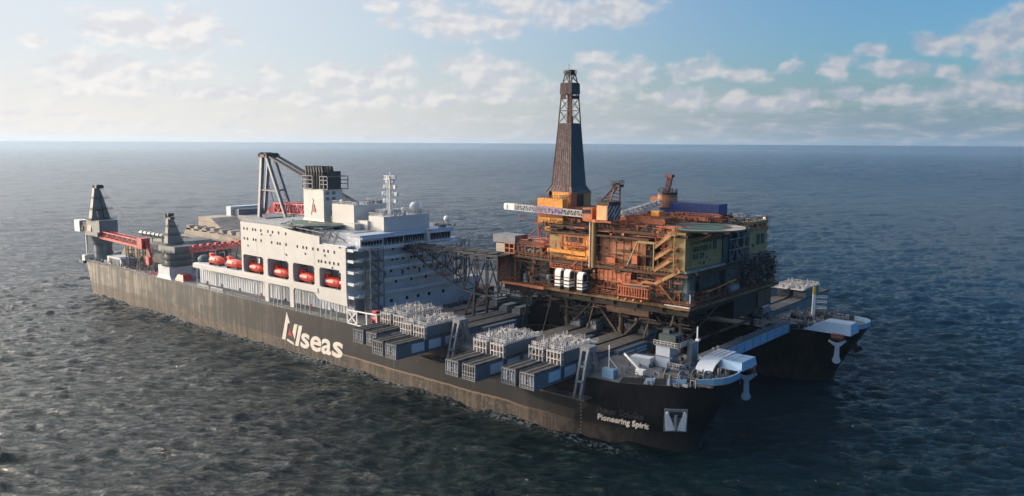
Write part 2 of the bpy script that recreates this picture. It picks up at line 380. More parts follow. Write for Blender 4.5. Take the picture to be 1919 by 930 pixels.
mat('tan', (.30, .20, .075), .65, var=.12, scale=.3, rust=.08, rcol=(.13, .08, .04), streak=.3, scol=(.22, .16, .08))
mat('orange_rust', (.42, .12, .045), .65, var=.25, scale=.6, rust=.1, rcol=(.2, .07, .03), streak=.3)
mat('rust_red', (.15, .045, .035), .7, var=.25, rust=.15, rcol=(.1, .03, .02))
mat('teal_dark', (.035, .055, .058), .6, var=.35, rust=.12, rcol=(.10, .05, .03))
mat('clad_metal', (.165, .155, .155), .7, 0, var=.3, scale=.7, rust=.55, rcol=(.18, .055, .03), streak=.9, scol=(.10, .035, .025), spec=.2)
mat('blue_and_clad_shade', (.05, .085, .10), .6, var=.15, scale=.2, streak=.25, scol=(.05, .06, .06))  # dark blue paint; on the derrick it puts shade into the colour
mat('blue', (.012, .035, .15), .5, var=.15)
mat('heli_teal', (.035, .105, .085), .7, var=.25, scale=.3)
mat('yellow', (.65, .42, .03), .5, var=.1)
mat('green_net', (.03, .06, .045), .9, var=.4)
mat('canvas', (.38, .43, .50), .5, var=.06, scale=.15)
mat('bright_blue', (.20, .33, .47), .5, var=.06, scale=.2, streak=.12)
mat('purple', (.32, .22, .38), .5, var=.2)
mat('logo_white', (.66, .60, .53), .5, var=.05, streak=.12, scol=(.6, .5, .4))
mat('name_faint', (.03, .03, .033), .5, var=.2)

# ------------------------------------------------------------------ the ship: hulls and decks
ship = thing('heavy_lift_ship', 'huge twin bowed black hulled ship with white accommodation block carrying a rusty oil platform', 'ship', (190, 0, 0))
def outline(z):
    """starboard half of the plan outline, from stern centre to slot root"""
    k = max(0., min(1., z/20.0))
    tr = 7*(1-k)-.6*k                                           # transom rakes aft with height
    xs = 375+9.5*k**1.3; Lb = 38-13*k; p = 2.0+.8*k; yc = 45.75
    pts = [(tr, 0), (tr, -30)]
    for i in range(6):
        a = math.pi/2*i/5; r = 6
        pts.append((tr+r-r*math.cos(a) if False else tr+r*(1-math.cos(math.pi/2-a if False else a)), -62+r*(1-math.sin(a))))
    pts += [(40, -62), (90, -62), (140, -62), (190, -62), (240, -62), (290, -62), (325, -62)]
    S = [1, .985, .96, .93, .9, .86, .8, .7, .58, .45, .32, .2, .1, 0, -.1, -.2, -.32, -.45, -.58, -.7, -.8, -.86, -.9, -.93, -.96, -.985, -1]
    for s in S: pts.append((xs-Lb*abs(s)**p, -yc-16.25*s))
    pts += [(320, -29.5), (290, -29.5), (262, -29.5), (256, -24), (254, -12), (254, 0)]
    return pts
def zdeck(x): return 17.2 if x < 351 else 17.2+1.5*min(1, (x-351)/3)+2.2*max(0, min(1, (x-356)/28))
def ztop(x): return zdeck(x)+1.75
def FX(x): return x+max(0, x-345)*.16          # the far bow reaches a little further forward
def hull():
    mb = MB(); zs = [-3, .5, 3, 6, 9, 12, 15]
    rings = []
    for z in zs: rings.append([(x, y, z) for x, y in outline(z)])
    o = outline(17.2)
    top = []
    for i in range(len(o)):
        zt = zdeck(o[i][0]); q = outline(zt)[i]; top.append((q[0], q[1], zt))
    rings.append(top)
    full = []
    for r in rings:
        full.append(r+[(FX(x), -y, z) for x, y, z in r[1:-1]][::-1])
    n = len(full[0]); vs = [v for r in full for v in r]; fs = []
    for j in range(len(full)-1):
        for i in range(n): fs.append((j*n+i, j*n+(i+1) % n, (j+1)*n+(i+1) % n, (j+1)*n+i))
    mb.add(vs, fs)
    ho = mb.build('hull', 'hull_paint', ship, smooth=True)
    dk = MB(); k = len(full)-1
    import mathutils
    tri = mathutils.geometry.tessellate_polygon([[Vector((v[0], v[1], 0)) for v in full[k]]])
    dk.add(full[k], tri); dk.build('deck', 'deck_grey', ship)
    # bulwark strips round the two bows
    for sy in (1, -1):
        runs = []; last = None
        for i in range(15, len(top)-6):
            a, b = top[i], top[i+1]
            if min(a[0], b[0]) < 357: continue
            n_ = 6
            for j in range(n_):
                def pt(f, up):
                    x = a[0]+(b[0]-a[0])*f; z0 = zdeck(x); z = z0 if not up else ztop(x)
                    q0, q1 = outline(z)[i], outline(z)[i+1]
                    xx = q0[0]+(q1[0]-q0[0])*f; return Vector((xx if sy > 0 else FX(xx), (q0[1]+(q1[1]-q0[1])*f)*sy, z))
                f0, f1 = j/n_, (j+1)/n_
                A, Bq, C, D = pt(f0, 0), pt(f1, 0), pt(f1, 1), pt(f0, 1)
                cx = (a[0]+b[0])/2+(f0+f1-1)/2*(b[0]-a[0]); s = (-(A.y*sy)-45.75)/16.25
                wht = (s > .3 and (364.6 < cx < 367.4 or 371 < cx < 376)) or (cx > 377.9 and s > -.6)
                nrm = (Bq-A).cross(D-A).normalized()*.3
                if nrm.dot(Vector((cx-370, A.y-sy*-45.75, 0))) > 0: nrm = -nrm
                if wht != last: runs.append((wht, MB())); last = wht
                t = runs[-1][1]
                off = -nrm*(.12 if wht else 0)
                vs = [A+off, Bq+off, C+off, D+off, A+nrm, Bq+nrm, C+nrm, D+nrm]
                t.add(vs, [(0,1,2,3),(4,7,6,5),(0,4,5,1),(1,5,6,2),(2,6,7,3),(3,7,4,0)])
        for wht, mb_ in runs: mb_.build('white_bulwark' if wht else 'bulwark', 'bright_blue' if wht else 'dark', ship)
hull()

# ------------------------------------------------------------------ accommodation block
def P(name, m, mb, parent=None, label=None, smooth=False): return mb.build(name, m, parent or ship, label, smooth)
rs = random.Random(4)
acc = P('accommodation_block', 'white_shade', B(168, 233, -54, -6, 17.2, 49.6).box(233, 238.4, -50, -6, 17.2, 44.4))
# near side wall with the lifeboat bays cut out of it
W = MB(); y0, y1 = -61.4, -60.6
W.prism([(166, 36.5), (237.5, 36.5), (237.5, 45.4), (221.6, 45.4), (221.6, 48.3), (204.2, 49.2), (195, 50.3), (166, 50.3)], y0, y1, 'y')
piers = [(166, 167.3), (182.6, 185.7), (200.6, 203.6), (217.9, 221.1), (234.4, 237.5)]
for i, (a, b) in enumerate(piers): W.box(a, b, y0, y1, 28.9, 36.5)
for (a, b), (c, d) in zip(piers, piers[1:]):
    for (x, sx) in ((b, 1), (c, -1)):
        for (z, sz) in ((28.9, 1), (36.5, -1)):
            W.prism([(x, z), (x+sx*1.0, z), (x+sx*.35, z+sz*.35), (x, z+sz*1.0)], y0+.01, y1-.01, 'y')
W.box(124, 220, y0-.25, y1, 26.3, 28.1); W.box(166, 237.5, y0, y1, 28.1, 28.9); W.prism([(217, 26.3), (220, 24.0), (237.9, 23.4), (237.5, 28.1), (220, 28.1), (217, 28.1)], y0, y1, 'y')
for a, b in ((183, 185.6), (201, 203.5)): W.prism([(a-.8, 26.3), (b+.8, 26.3), (b, 25.3), (b, 19), (b-.6, 17.3), (a+.6, 17.3), (a, 19), (a, 25.3)], y0, y1, 'y')
P('side_wall', 'white', W)
D = MB().box(166, 237.5, -60.6, -54, 36.5, 37.1).box(124, 238, -61.1, -50, 26.9, 28.4).box(166, 237, -60.6, -54, 45.3, 45.8)
for a, b in piers: D.box(a+.2, b-.2, -60.6, -54, 28.4, 36.5)
P('bay_deck', 'white_shade', D)
P('upper_wall', 'white', B(166, 200, -60.6, -54, 37.1, 50.1).box(200, 233, -60.6, -54, 37.1, 45.3))
rf = MB().box(166, 204, -61.3, -20, 50.1, 50.5).box(204, 233, -54, -6, 49.6, 50.0)
P('roof_deck', 'roof_grey', rf)
P('roof_rail', 'rail_white', MB().rail([(166, -61, 50.5), (195, -61, 50.5)], sp=2.5, w=.09).rail([(166, -61, 50.5), (166, -20, 50.5)], sp=2.5, w=.09))
# windows of the near wall
for x, z in [(168.7,47.6),(171.2,47.6),(175.5,47.6),(177.5,47.6),(181.5,47.6),(186.8,47.6),(190.1,47.6),(194.4,47.6),(199.4,47.6),(168.7,43.4),(171.2,43.4),(175.7,43.4),(177.5,43.4),(181.5,43.4),(189.2,43.3),(193.5,43.3),(195.2,43.3),(199.4,43.3),(207.1,43.2),(211,43.2),(213.2,43.2),(217.3,43.2),(220.5,43.2),(224.4,43.1),(226.9,43.1),(230.7,43.1),(220.8,38.8),(222.6,38.8),(225.1,38.8),(227.7,38.8),(230.3,38.8),(233,38.8)]:
    P('window', 'window_dark', B(x-.45, x+.45, -61.48, -61.3, z-.55, z+.55))
# lower arcade wall, doors, ribs and curved supports down to the deck
lw = MB().box(121, 236, -56.6, -56, 17.2, 26.9)
for i in range(60): x = 122+i*1.9; lw.box(x, x+.18, -56.75, -56.6, 17.2, 26.9)
P('recessed_wall', 'white_shade', lw)
for x in (127, 140, 155, 172, 190, 208, 222): P('door', 'red', B(x, x+1.1, -56.9, -56.6, 17.4, 19.6)) if x in (172, 208) else P('door', 'dark', B(x, x+1.1, -56.9, -56.6, 17.4, 19.6))
for x in [128, 134, 146, 158, 176, 179, 187, 190, 193, 196, 206, 209, 212, 215, 222, 225.5, 228.5, 232]:
    z = 26.4 if x < 217 else 23.6
    P('support_pipe', 'white_clean', MB().path([(x, -61.9, 17.2), (x, -61.9, z-1.6), (x, -61.6, z-.6), (x, -60.9, z)], .2, 6))
P('deck_rail', 'rail_white', MB().rail([(6, -61.7, 17.2), (268, -61.7, 17.2)], sp=3, w=.09))
for x in (133, 145): P('gangway_rack', 'white_clean', MB().box(x-5, x+5, -61.9, -61.2, 17.5, 17.7).rail([(x-5, -61.9, 17.4), (x+5, -61.9, 17.4)], sp=.9, w=.22, h=1.6, mid=False))
# front face: open gallery decks with pale bulkhead edges
for i, z in enumerate((26.9, 31.9, 36.2, 40.4, 44.5)):
    yr = -3 if i else 8
    P('gallery_deck', 'white_clean', MB().box(233, 241.6, -60.8, yr if i else -4, z-.35, z))
    P('gallery_edge', 'white_shade', MB().box(241.45, 241.75, -59, -4, z-.6, z+.75).box(233, 241.5, -61.05, -60.75, z-.6, z+.5))
for y, z in [(-51.5,43.4),(-49.1,43.4),(-39.4,43.2),(-51.4,39.2),(-48,39.2),(-44.8,39),(-39.8,39),(-37.4,39),(-34.1,38.9),(-29.9,38.8),(-28.1,38.8),(-24.8,38.7),(-44.1,34.7),(-40.5,34.6),(-31.6,34.6),(-28.2,34.6),(-23.1,34.5),(-18.9,34.4),(-13.8,34.4),(-52.5,30),(-46,30),(-38,30),(-30,30),(-22,30)]:
    if y > -50: P('window', 'window_dark', B(238.35, 238.5, y-.55, y+.55, z-.6, z+.6))
P('lower_block', 'white_shade', B(236, 240.2, -52, 8.2, 17.2, 26.5).box(236, 240.2, -4, 8.2, 26.5, 27.2))
for y in (-42, -34, -28, -22, -14): P('window', 'window_dark', B(240.15, 240.3, y-.7, y+.7, 22.5, 23.8))
P('aft_annex', 'white_shade', B(150, 166, -50, -8, 17.2, 31).box(158, 166, -40, -8, 31, 40).box(100, 150, -48, -20, 17.2, 22))
# stair tower on the front corner
st = MB()
for x in (242.2, 245.4):
    for y in (-56.2, -50): st.box(x-.2, x+.2, y-.2, y+.2, 17.2, 44.6)
for z in (22, 26.9, 31.9, 36.2, 40.4, 44.5):
    st.box(242, 245.6, -56.4, -49.8, z-.15, z); st.rail([(242.2, -56.2, z), (245.5, -56.2, z), (245.5, -50, z)], sp=3, w=.1)
zz = [17.2, 22, 26.9, 31.9, 36.2, 40.4, 44.5]
for i, (a, b) in enumerate(zip(zz, zz[1:])):
    st.stair((244, -55.5, b), (244, -50.5, a), 1.2); st.bar((245.4, -56.2, b), (245.4, -50, a), .25)
P('stair_tower', 'steel', st)
st = MB()
for x in (242.2, 244.6):
    for y in (-8, -3): st.box(x-.15, x+.15, y-.15, y+.15, 26.5, 44.6)
for a, b in zip(zz[2:], zz[3:]): st.stair((243.4, -3.5, b), (243.4, -7.5, a), 1.0); st.box(242, 244.8, -8, -3, b-.1, b)
P('stair_tower', 'steel', st)
# bridge
br = MB().box(233, 240.6, -57, -24.5, 44.6, 49.4).box(233, 243.2, -24.5, -12.4, 44.6, 49.6)
bridge = P('bridge', 'white_shade', br)
P('bridge_roof', 'canvas', MB().box(232.5, 241.4, -57.6, -24.9, 49.4, 49.75).box(232.5, 244.2, -24.9, -11.8, 49.62, 49.95).prism([(241.4, 49.4), (242.0, 48.3), (240.6, 48.3)], -57, -24.6, 'y').prism([(244.2, 49.6), (244.8, 48.4), (243.2, 48.4)], -24.4, -12, 'y'))
def winrow(x, ya, yb, n, z0, z1):
    d = (yb-ya)/n
    for i in range(n): P('bridge_window', 'glass', MB().prism([(x-.05, z0), (x+.08, z0), (x+.5, z1), (x-.05, z1)], ya+d*i+.22, ya+d*(i+1)-.22, 'y'), bridge)
winrow(240.6, -56.6, -46.5, 7, 45.6, 47.4); winrow(240.6, -46, -36, 5, 45.2, 48); winrow(240.6, -35.6, -25, 9, 45.3, 48.1); winrow(243.2, -24, -12.8, 7, 45.6, 48.2)
P('white_hose_reel', 'white_clean', MB().box(241, 243.5, -25, -8, 42.8, 44.3))
# helideck
hd = MB(); c = Vector((205, -45.8, 50.6)); oc = [(c.x+15.8*math.cos(R(22.5+45*i)), c.y+15.8*math.sin(R(22.5+45*i))) for i in range(8)]
heli = P('helideck', 'heli_green', MB().prism(oc, 51.3, 51.7))
def ring(cx, cy, z, r, w, n=40, t=.03):
    m = MB(); vs = []; fs = []
    for i in range(n):
        a = 2*math.pi*i/n
        for rr in (r, r+w): vs.append((cx+rr*math.cos(a), cy+rr*math.sin(a), z))
    for i in range(n): j = (i+1) % n; fs.append((2*i, 2*i+1, 2*j+1, 2*j))
    return m.add(vs, fs)
P('landing_circle', 'yellow', ring(c.x, c.y, 51.72, 6.6, .55), heli)
P('landing_letter', 'logo_white', MB().box(203.4, 204.0, -47.6, -44, 51.7, 51.74).box(206, 206.6, -47.6, -44, 51.7, 51.74).box(204, 206, -46.1, -45.5, 51.7, 51.74), heli)
edge = [(a[0], a[1], 51.7) for a in oc]
em = MB()
for a, b in zip(edge, edge[1:]+edge[:1]): em.bar(a, b, .35, .12)
P('edge_stripe', 'rail_white', em, heli)
nm = MB()
oo = [(c.x+17.4*math.cos(R(22.5+45*i)), c.y+17.4*math.sin(R(22.5+45*i)), 51.5) for i in range(8)]
for a, b, a2, b2 in zip(edge, edge[1:]+edge[:1], oo, oo[1:]+oo[:1]):
    nm.bar(a2, b2, .2)
    for k in range(8): nm.bar(Vector(a).lerp(Vector(b), k/8), Vector(a2).lerp(Vector(b2), k/8), .1)
P('safety_net', 'steel', nm, heli)
tr = MB()
for x in (192, 199, 206, 213, 219):
    tr.bar((x, -58.5, 51.1), (x, -34, 51.1), .4)
for y in (-58, -54, -48, -42, -36): tr.bar((190, y, 50.9), (220, y, 50.9), .35)
for x in (207, 211, 215, 219, 222, 226, 230):
    tr.bar((x, -60.9, 46), (x-1.5, -57, 51), .28); tr.bar((x, -60.9, 46), (x+1.5, -60.5, 50.6), .22); tr.bar((x, -60.8, 45.8), (x+3, -60.8, 49.5), .2)
tr.bar((206, -60.9, 50.6), (224, -60.9, 49.8), .3); tr.bar((204, -60.9, 48.5), (233, -60.9, 47.3), .25); tr.bar((224, -60.9, 49.8), (233, -58, 47.5), .25)
for y in (-56, -50, -44, -38): tr.bar((220, y, 50.8), (232, y, 46), .25); tr.bar((220, y, 50.8), (224, y, 46), .22)
P('support_truss', 'steel', tr, heli)
for x, y in ((190.6, -52), (203, -61), (196, -31.8)): P('edge_light', 'heli_teal', MB().ball((x, y, 51.9), .35), heli)
# funnel
fu = P('funnel', 'white', MB().prism([(189.5, -47.5), (206, -47.5), (206, -36), (189.5, -36)], 50.3, 52.6, 'z', [(190.8, -46.5), (204.5, -46.5), (204.5, -37), (190.8, -37)]).prism([(190.8, -46.5), (204.5, -46.5), (204.5, -37), (190.8, -37)], 52.6, 64.8))
ft = MB().box(192.6, 205, -45.5, -38, 64.8, 72.2)
for i in range(7):
    x = 192.8+i*1.85
    ft.path([(x, -45.8, 64.8), (x, -45.8, 71.5), (x-.9, -45.6, 74)], .75, 8); ft.path([(x, -41.5, 64.8), (x, -41.5, 71.8), (x-.8, -41.5, 74)], .75, 8)
P('exhaust_stack', 'funnel_black', ft, fu)
fr = MB()
for x in (191, 194.3, 197.6):
    for z in (67, 69.5): pass
for xa, xb in ((190.8, 198), (203, 208)):
    for x in (xa, (xa+xb)/2, xb): fr.bar((x, -47, 64.8), (x, -47, 70.2), .3); 
    for z in (65, 67, 68.6, 70.2): fr.bar((xa, -47, z), (xb, -47, z), .3); fr.bar((xa, -36.8, z), (xb, -36.8, z), .3)
    for x in (xa, xb): fr.bar((x, -47, 70.2), (x, -36.8, 70.2), .3); fr.bar((x, -36.8, 64.8), (x, -36.8, 70.2), .3)
P('stack_frame', 'steel', fr, fu)
P('emblem_red', 'red', MB().prism([(197.2, 55.4), (199.2, 55.4), (198.0, 58.6)], -46.72, -46.5, 'y'), fu)
P('emblem_white', 'logo_white', MB().prism([(195.2, 54.2), (195.9, 54.2), (197.6, 60.2), (196.9, 61)], -46.7, -46.5, 'y'), fu)
for y in (-44.5, -41.5):
    for z in (61, 63.3): P('vent_louvre', 'steel', B(204.4, 204.6, y-.9, y+.9, z-.7, z+.7), fu)
# deckhouses on the roof
dh = P('deckhouse', 'white', B(208, 222, -45, -28, 49.8, 59.4).box(203, 208, -44, -38, 49.8, 54.2))
P('roof_rail', 'rail_white', MB().rail([(208, -45, 59.4), (222, -45, 59.4), (222, -28, 59.4), (208, -28, 59.4), (208, -45, 59.4)], sp=1.8, w=.12), dh)
cl = MB()
for i in range(14): x = rs.uniform(209, 221); y = rs.uniform(-44, -29); s = rs.uniform(.4, 1.3); cl.box(x, x+s*1.5, y, y+s, 59.4, 59.4+s)
P('roof_equipment', 'steel', cl, dh)
P('deckhouse', 'white', B(222, 229, -44, -38, 49.8, 53.5).box(219, 226, -48, -44.5, 49.8, 52.4).box(224, 230, -36, -28, 49.8, 57.4))
dh = P('deckhouse', 'white', B(228.6, 237.6, -43, -19, 49.8, 55.6))
P('roof_rail', 'rail_white', MB().rail([(228.6, -43, 55.6), (237.6, -43, 55.6), (237.6, -19, 55.6), (228.6, -19, 55.6), (228.6, -43, 55.6)], sp=1.6, w=.12), dh)
cl = MB()
for i in range(34): x = rs.uniform(229, 237); y = rs.uniform(-42, -20); s = rs.uniform(.3, 1.1); cl.box(x, x+s, y, y+s, 55.6, 55.6+s*1.6)
for i in range(12): x = rs.uniform(229, 237); y = rs.uniform(-42, -20); cl.bar((x, y, 55.6), (x, y, 55.6+rs.uniform(2, 4.5)), .12)
P('antennas', 'rail_white', cl, dh)
for (x, y, z, r) in ((233, -23, 58.3, 1.9), (236.5, -8, 52.5, 1.3), (213, -44, 60.6, .7), (232, -28, 57.4, .9)):
    P('radome', 'white_clean', MB().tube((x, y, z-r*1.6), (x, y, z-r*.6), r*.4).ball((x, y, z), r, 14, 9), smooth=True)
mm = MB().truss((231, -34, 55.6), (231, -34, 69.5), 1.6, 1.6, 9, .16)
for z, l in ((60.5, 4), (63.2, 4.5), (66, 3.6), (68.2, 2.2)):
    mm.bar((231-l, -34, z), (231+l, -34, z), .22); mm.bar((231, -34-l, z), (231, -34+l, z), .22); mm.rail([(231-l, -34.4, z), (231+l, -34.4, z)], sp=1.3, w=.12, h=1.3)
    mm.box(231-l, 231-l+.9, -34.5, -33.5, z, z+1.2).box(231+l-.9, 231+l, -34.5, -33.5, z, z+1.2)
mm.box(229.2, 232.8, -35.8, -32.2, 69.5, 69.8).rail([(229.2, -35.8, 69.8), (232.8, -35.8, 69.8), (232.8, -32.2, 69.8), (229.2, -32.2, 69.8), (229.2, -35.8, 69.8)], sp=.9, w=.14).bar((231, -34, 69.8), (231, -34, 72.5), .15)
P('radar_mast', 'white_clean', mm)
mm = MB().rail([(233, -18, 49.95), (243.5, -18, 49.95), (243.5, -12.4, 49.95), (233, -12.4, 49.95)], sp=1.5, w=.12)
for i in range(16): x = rs.uniform(234, 243); y = rs.uniform(-18, -8); s = rs.uniform(.4, 1.3); mm.box(x, x+s, y, y+s, 49.95, 49.95+s)
P('bridge_roof_equipment', 'steel', mm)
P('rescue_boat', 'red', MB().prism([(186, -33), (190, -34), (193, -33), (190, -32)], 50.6, 51.8))
# side frame at the break of the deck
sf = MB()
P3 = lambda x, z: (x, -63.8, z)
for a, b in ((P3(241, 18.2), P3(241, 23)), (P3(241, 23), P3(257.5, 23.4)), (P3(241, 18.2), P3(258, 17.6)), (P3(246.5, 18), P3(246.5, 23)), (P3(252, 17.9), P3(252, 23.2)), (P3(257.5, 17.6), P3(257.5, 23.4)), (P3(241, 18.2), P3(246.5, 23)), (P3(246.5, 18), P3(241, 23)), (P3(257.5, 23.4), (257.5, -56, 23.4)), ((257.5, -56, 23.4), (257.5, -56, 17.2)), (P3(257.5, 17.8), (257.5, -56, 23.4)), (P3(241, 18.2), (241, -61, 18.2))): sf.bar(a, b, .42)
P('side_frame', 'white_clean', sf)
# lettering on the side: sail shaped capital, then the lower-case letters
yl = -62.12
def plate(pts, m, name, par=ship, t=.1): return P(name, m, MB().prism(pts, yl, yl+t, 'y'), par)
plate([(195.5, 4.2), (197.9, 4.3), (200.0, 11.4), (201.4, 11.6), (199.4, 16.0)], 'logo_white', 'emblem_white')
plate([(200.0, 6.7), (202.9, 6.2), (201.2, 9.6)], 'red', 'emblem_red')
plate([(199.2, 5.0), (203.3, 4.0), (203.7, 3.0), (199.0, 4.1)], 'logo_white', 'emblem_white')
plate([(203.1, 8.4), (204.5, 11.8), (206.7, 11.9), (204.4, 5.4)], 'logo_white', 'emblem_white')
plate([(204.7, 3.0), (206.9, 3.1), (209.9, 11.8), (207.5, 11.7)], 'logo_white', 'emblem_white')
SH = Matrix.Shear('XZ', 4, (.0, 0)) if False else Matrix(((1, .12, 0, 0), (0, 1, 0, 0), (0, 0, 1, 0), (0, 0, 0, 1)))
def fit(o, x0, x1, z0, z1):
    c = [v.co for v in o.data.vertices]; X = [v.x for v in c]; Z = [v.z for v in c]; off = ORG[ship.name]
    for v in c: v.x = x0-off.x+(v.x-min(X))*(x1-x0)/(max(X)-min(X)) if False else v.x
    ax, bx, az_, bz = min(X), max(X), min(Z), max(Z)
    for v in c: v.x = x0-off.x+(v.x-ax)*(x1-x0)/(bx-ax); v.z = z0+(v.z-az_)*(z1-z0)/(bz-az_)
for ch, x0, x1 in (('s', 208.2, 214.3), ('e', 214.9, 221.9), ('a', 221.9, 228.2), ('s', 228.6, 235.4)):
    fit(text(ch, 10.6, .24, 'logo_white', 'letter', ship, frame((x0, -62.02, 3.3), (1, 0, 0), (0, 0, 1)) @ SH), x0, x1, 2.9, 9.1)
text('Pioneering Spirit', 2.32, .018, 'logo_white', 'ship_name', ship, frame((351, -61.75, 6.7), (1, .15, 0), (0, -.12, 1)) @ SH, ext=.3)
text('Pieter Schelte', 2.5, .05, 'name_faint', 'faint_old_name', ship, frame((351, -61.85, 9.0), (1, .14, 0), (0, -.12, 1)) @ SH, ext=.3)
# draught marks
for x in (264.5, 345.5):
    m = MB()
    for k in range(14): m.box(x-.1, x+.1, -62.1, -62.0, 1.2+k*1.05, 1.6+k*1.05)
    P('draught_marks', 'steel', m)
for x in (110, 148, 175, 243, 276, 300): P('side_port', 'dark', B(x, x+1.2, -62.06, -61.9, 9.4, 10.2))
for x, z in ((171, 40.2), (181.6, 45.8), (188.3, 45.9), (212, 40.5), (224.5, 41.0), (229, 47 if False else 36.8), (199, 38.9), (233.8, 44.9)): P('wall_lamp', 'steel', B(x, x+.5, -61.7, -61.4, z, z+.7))
for x in (178, 198, 218): P('expansion_seam', 'white_shade', B(x, x+.12, -61.44, -61.38, 36.6, 45))
m = MB()
for z in (27.6, 32.6, 36.9, 41.1, 45.2): m.rail([(241.6, -58.5, z-.1), (241.6, -6, z-.1)], sp=2.2, w=.07, h=.9)
P('gallery_rail', 'rail_white', m)
for y in (-46, -31, -17):
    m = MB().bar((238.9, y, 17.4), (238.9, y, 44), .3); P('drain_pipe', 'white_shade', m)
for y in (-44, -35, -26, -16, -10): P('door', 'dark', B(238.38, 238.5, y, y+.9, 32.1, 34.2))

# ------------------------------------------------------------------ lifeboats
def lifeboat():
    r = thing('lifeboat', '', 'lifeboat', (0, 0, 0), 'orange lifeboats along the ship side')
    secs = [(-5.2, .3, .9, 1.2), (-4.6, 1.1, .3, 2.3), (-3.2, 1.65, 0, 3.2), (0, 1.85, 0, 3.3), (3, 1.65, .0, 3.1), (4.7, 1.1, .4, 2.4), (5.6, .2, 1.2, 1.9)]
    mb = MB(); n = 14; vs = []
    for x, wd, zb, zt in secs:
        for i in range(n):
            a = 2*math.pi*i/n; yy = math.cos(a); zz_ = math.sin(a)
            vs.append((x, wd*(abs(yy)**.7)*(1 if yy > 0 else -1), (zb+zt)/2+(zt-zb)/2*(abs(zz_)**.75)*(1 if zz_ > 0 else -1)))
    fs = [tuple(range(n))[::-1], tuple(range((len(secs)-1)*n, len(secs)*n))]
    for j in range(len(secs)-1):
        for i in range(n): fs.append((j*n+i, j*n+(i+1) % n, (j+1)*n+(i+1) % n, (j+1)*n+i))
    mb.add(vs, fs).build('hull', 'orange', r, smooth=True)
    MB().box(-4.6, -2.9, -.8, .8, 2.9, 4.2).build('steering_cabin', 'orange', r)
    MB().box(-2.6, 1.6, -1.93, -1.75, 1.7, 2.5).build('pale_patch', 'pale', r)  # pale patch on the outer side
    MB().box(-4, 4.5, -1.98, -1.7, 1.15, 1.3).build('rubbing_strake', 'dark', r)
    MB().box(-4, -3.4, -1.4, 1.4, -.75, .35).box(3, 3.6, -1.4, 1.4, -.75, .35).bar((-4, 1.2, -.6), (3.6, 1.2, -.6), .25).bar((-4, -1.2, -.6), (3.6, -1.2, -.6), .25).build('cradle', 'dark', r)
    MB().bar((-3.7, 2.2, -.7), (-3.7, 1.6, 5.2), .3).bar((-3.7, 1.6, 5.2), (-3.7, -.6, 5.0), .3).bar((3.3, 2.2, -.7), (3.3, 1.6, 5.2), .3).bar((3.3, 1.6, 5.2), (3.3, -.6, 5.0), .3).build('davit', 'steel', r)
    return r
lb0 = lifeboat()
LBL = ['aftmost orange lifeboat on the open ledge behind the white block', 'orange lifeboat on the open ledge touching the aft edge of the white block', 'orange lifeboat in the aftmost of the four bays in the white wall', 'orange lifeboat in the second bay from the stern end of the wall', 'orange lifeboat in the third bay from the stern end of the wall', 'orange lifeboat in the bay closest to the stair tower']
for i, (x, l) in enumerate(zip((139.5, 154.5, 172.8, 191.6, 209.3, 226.2), LBL)):
    o = lb0 if i == 0 else copy_tree(lb0)
    o.location = (x, -58.1, 29.0); o.scale = (1.1, 1.1, 1.1); o['label'] = l

